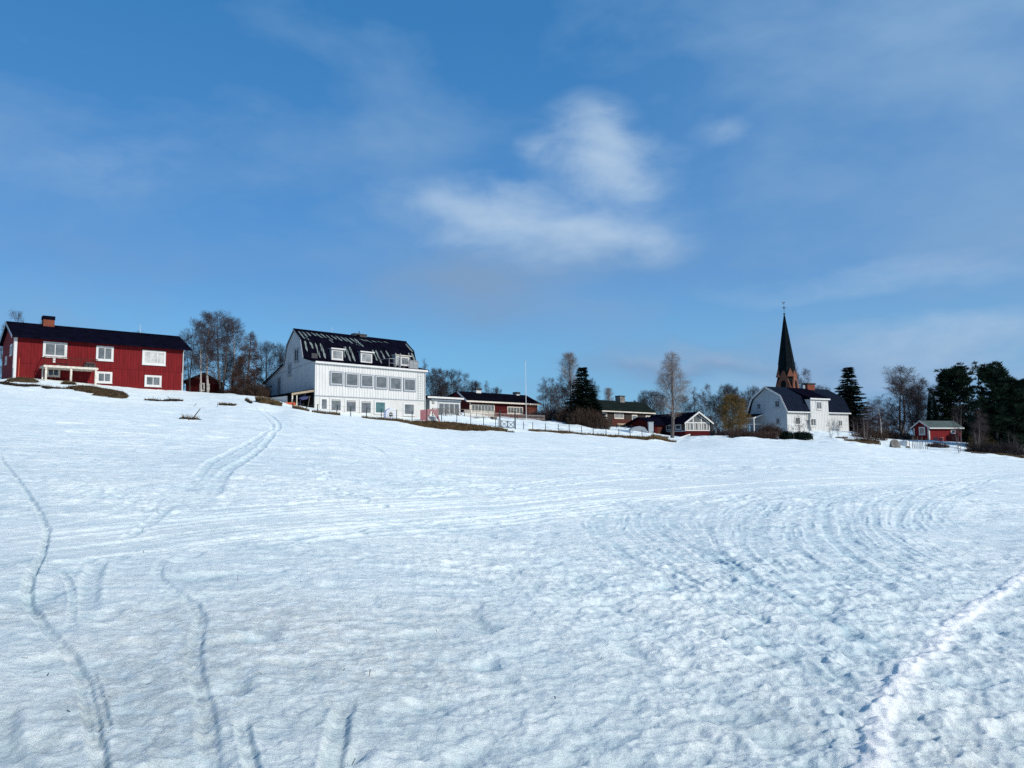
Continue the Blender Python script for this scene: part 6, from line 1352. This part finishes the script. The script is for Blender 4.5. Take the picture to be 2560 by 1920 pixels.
    wp = MB().prism([(-.22, .12), (-.22, h * .42), (0, h * .6), (.22, h * .42), (.22, .12)], -.05, -.031, axis='y').build('window', M['glass_dk'], t)
    MB().box(-.02, .02, -.07, -.051, .12, h * .55).box(-.22, .22, -.071, -.052, h * .3, h * .34).build('frame', M['white'], wp)
    g = Vector(P(1077, 1054, 94.2)); t = thing('playhouse', 'faded pink plastic playhouse with striped curtains by the annex', 'playhouse', g, .12)
    h = 31 * 94.8 / F_PX; x0, x1, x2 = -24 * .05, -9 * .05, 23 * .05
    MB().box(x0 - .05, x1, .05, .9, -.3, h * .95).build('side_wall', M['pink'], t); MB().box(x0 - .1, x0 - .051, -.02, .1, -.3, h * .9).box(x1 + .001, x1 + .09, -.05, .06, -.3, h).build('post', M['pink'], t)
    MB().box(x1 + .05, x2 - .25, -.02, .9, h * .88, h).build('roof_band', M['pink2'], t)
    MB().prism([(x1 + .1, h * .88), (x1 + .1, h * .5), (x1 + .35, h * .55), (x1 + .5, h * .88)], 0, .03, axis='y').prism([(x1 + .5, h * .88), (x2 - .6, h * .45), (x2 - .35, h * .2), (x2 - .1, -.1), (x2 + .05, -.1), (x2 - .2, h * .5), (x2 - .25, h * .88)], 0, .03, axis='y').build('curtain', M['pink2'], t)
    MB().box(x1 + .15, x2 - .45, .5, .55, -.3, h * .42).build('counter', M['white_dk'], t)
    # boulder and stones
    def stone(px, D, w, h, label, m='stone', seed=1, name='boulder'):
        import bmesh
        bm = bmesh.new(); bmesh.ops.create_icosphere(bm, subdivisions=3, radius=1); r = random.Random(seed); off = r.uniform(0, 50)
        pl = [Vector((r.gauss(0, 1), r.gauss(0, 1), abs(r.gauss(0, .8)))).normalized() for _ in range(9)]
        for v in bm.verts:
            c = v.co.copy(); k = 1.0
            for p in pl:
                dd = c.dot(p)
                if dd > .72: c -= p * (dd - .72)
            c *= 1 + .06 * float(perlin(np.array([c.x * 3 + off]), np.array([c.y * 3 + c.z * 2]))[0]); v.co = Vector((c.x * w / 2 * D / F_PX, c.y * w / 2.4 * D / F_PX, c.z * h * D / F_PX * 1.25))
        me = bpy.data.meshes.new(name); bm.to_mesh(me); bm.free(); me.materials.append(M[m]); return tag(link(name, me, None, G(px, D, -.1)), label, 'stone')
    stone(2235, 104, 36, 22, 'large grey angular boulder at the field edge left of the red cabin', seed=5)
    stone(2266, 104.5, 16, 7, 'small brown stone beside the large boulder', seed=6, name='stone')
    o = stone(2262, 108, 34, 20, 'snow covered mound just behind the large boulder', 'white', seed=8, name='snow_mound'); o['kind'] = 'structure'; del o['label']; del o['category']
    for k, (px, h) in enumerate([(2279, 30), (2285, 27), (2293, 31), (2300, 28), (2306, 32), (2311, 26), (2316, 24), (2272, 22), (2288, 24), (2297, 20)]):
        D = 104 + (k % 3) * .8; g = G(px, D); o = MB().tube((0, 0, -.4), (rnd.gauss(0, .08), 0, h * D / F_PX), .04, .03, 6).build('stake', M['wood_grey'], None, g); tag(o, 'thin dark stake in the snow between the boulder and the red cabin', 'stake', 'stakes right of the boulder')
    # litter of straws in the near snow
    r = random.Random(31); V = []
    for k in range(170):
        a = r.gauss(-.35, .35); d = r.uniform(3.4, 13) ** 1; x, y = d * math.sin(a), d * math.cos(a)
        p = Vector((x, y, surf(x, y) + .004)); t = Vector((r.gauss(0, 1), r.gauss(0, 1), abs(r.gauss(0, .35)))).normalized() * r.uniform(.012, .055); s = t.cross(Vector((0, 0, 1))).normalized() * .0018; V += [p - s, p + s, p + t + s, p + t - s]
    V = np.array(V); tag(link('straw_litter', quad_mesh('straw_litter', V, np.arange(len(V)).reshape(-1, 4), M['soil_dk'])), 'bits of straw and twig scattered on the near snow', 'straw', None, 'stuff')

GX_, GR_, GZ_ = build_snow()
def surf(x, y):
    r = math.hypot(x, y); t = math.atan2(x, y); i = np.interp(r, GR_, np.arange(len(GR_))); j = np.interp(t, GX_, np.arange(len(GX_)))
    i0 = min(int(i), len(GR_) - 2); j0 = min(int(j), len(GX_) - 2); fi, fj = i - i0, j - j0
    return float((GZ_[i0, j0] * (1 - fj) + GZ_[i0, j0 + 1] * fj) * (1 - fi) + (GZ_[i0 + 1, j0] * (1 - fj) + GZ_[i0 + 1, j0 + 1] * fj) * fi)
red_house(); red_shed(); white_house(); white_annex(); red_bungalow(); flagpole(); dark_bungalow(); glazed_cabin(); right_house(); church(); red_cabin()
vegetation()
small_things()
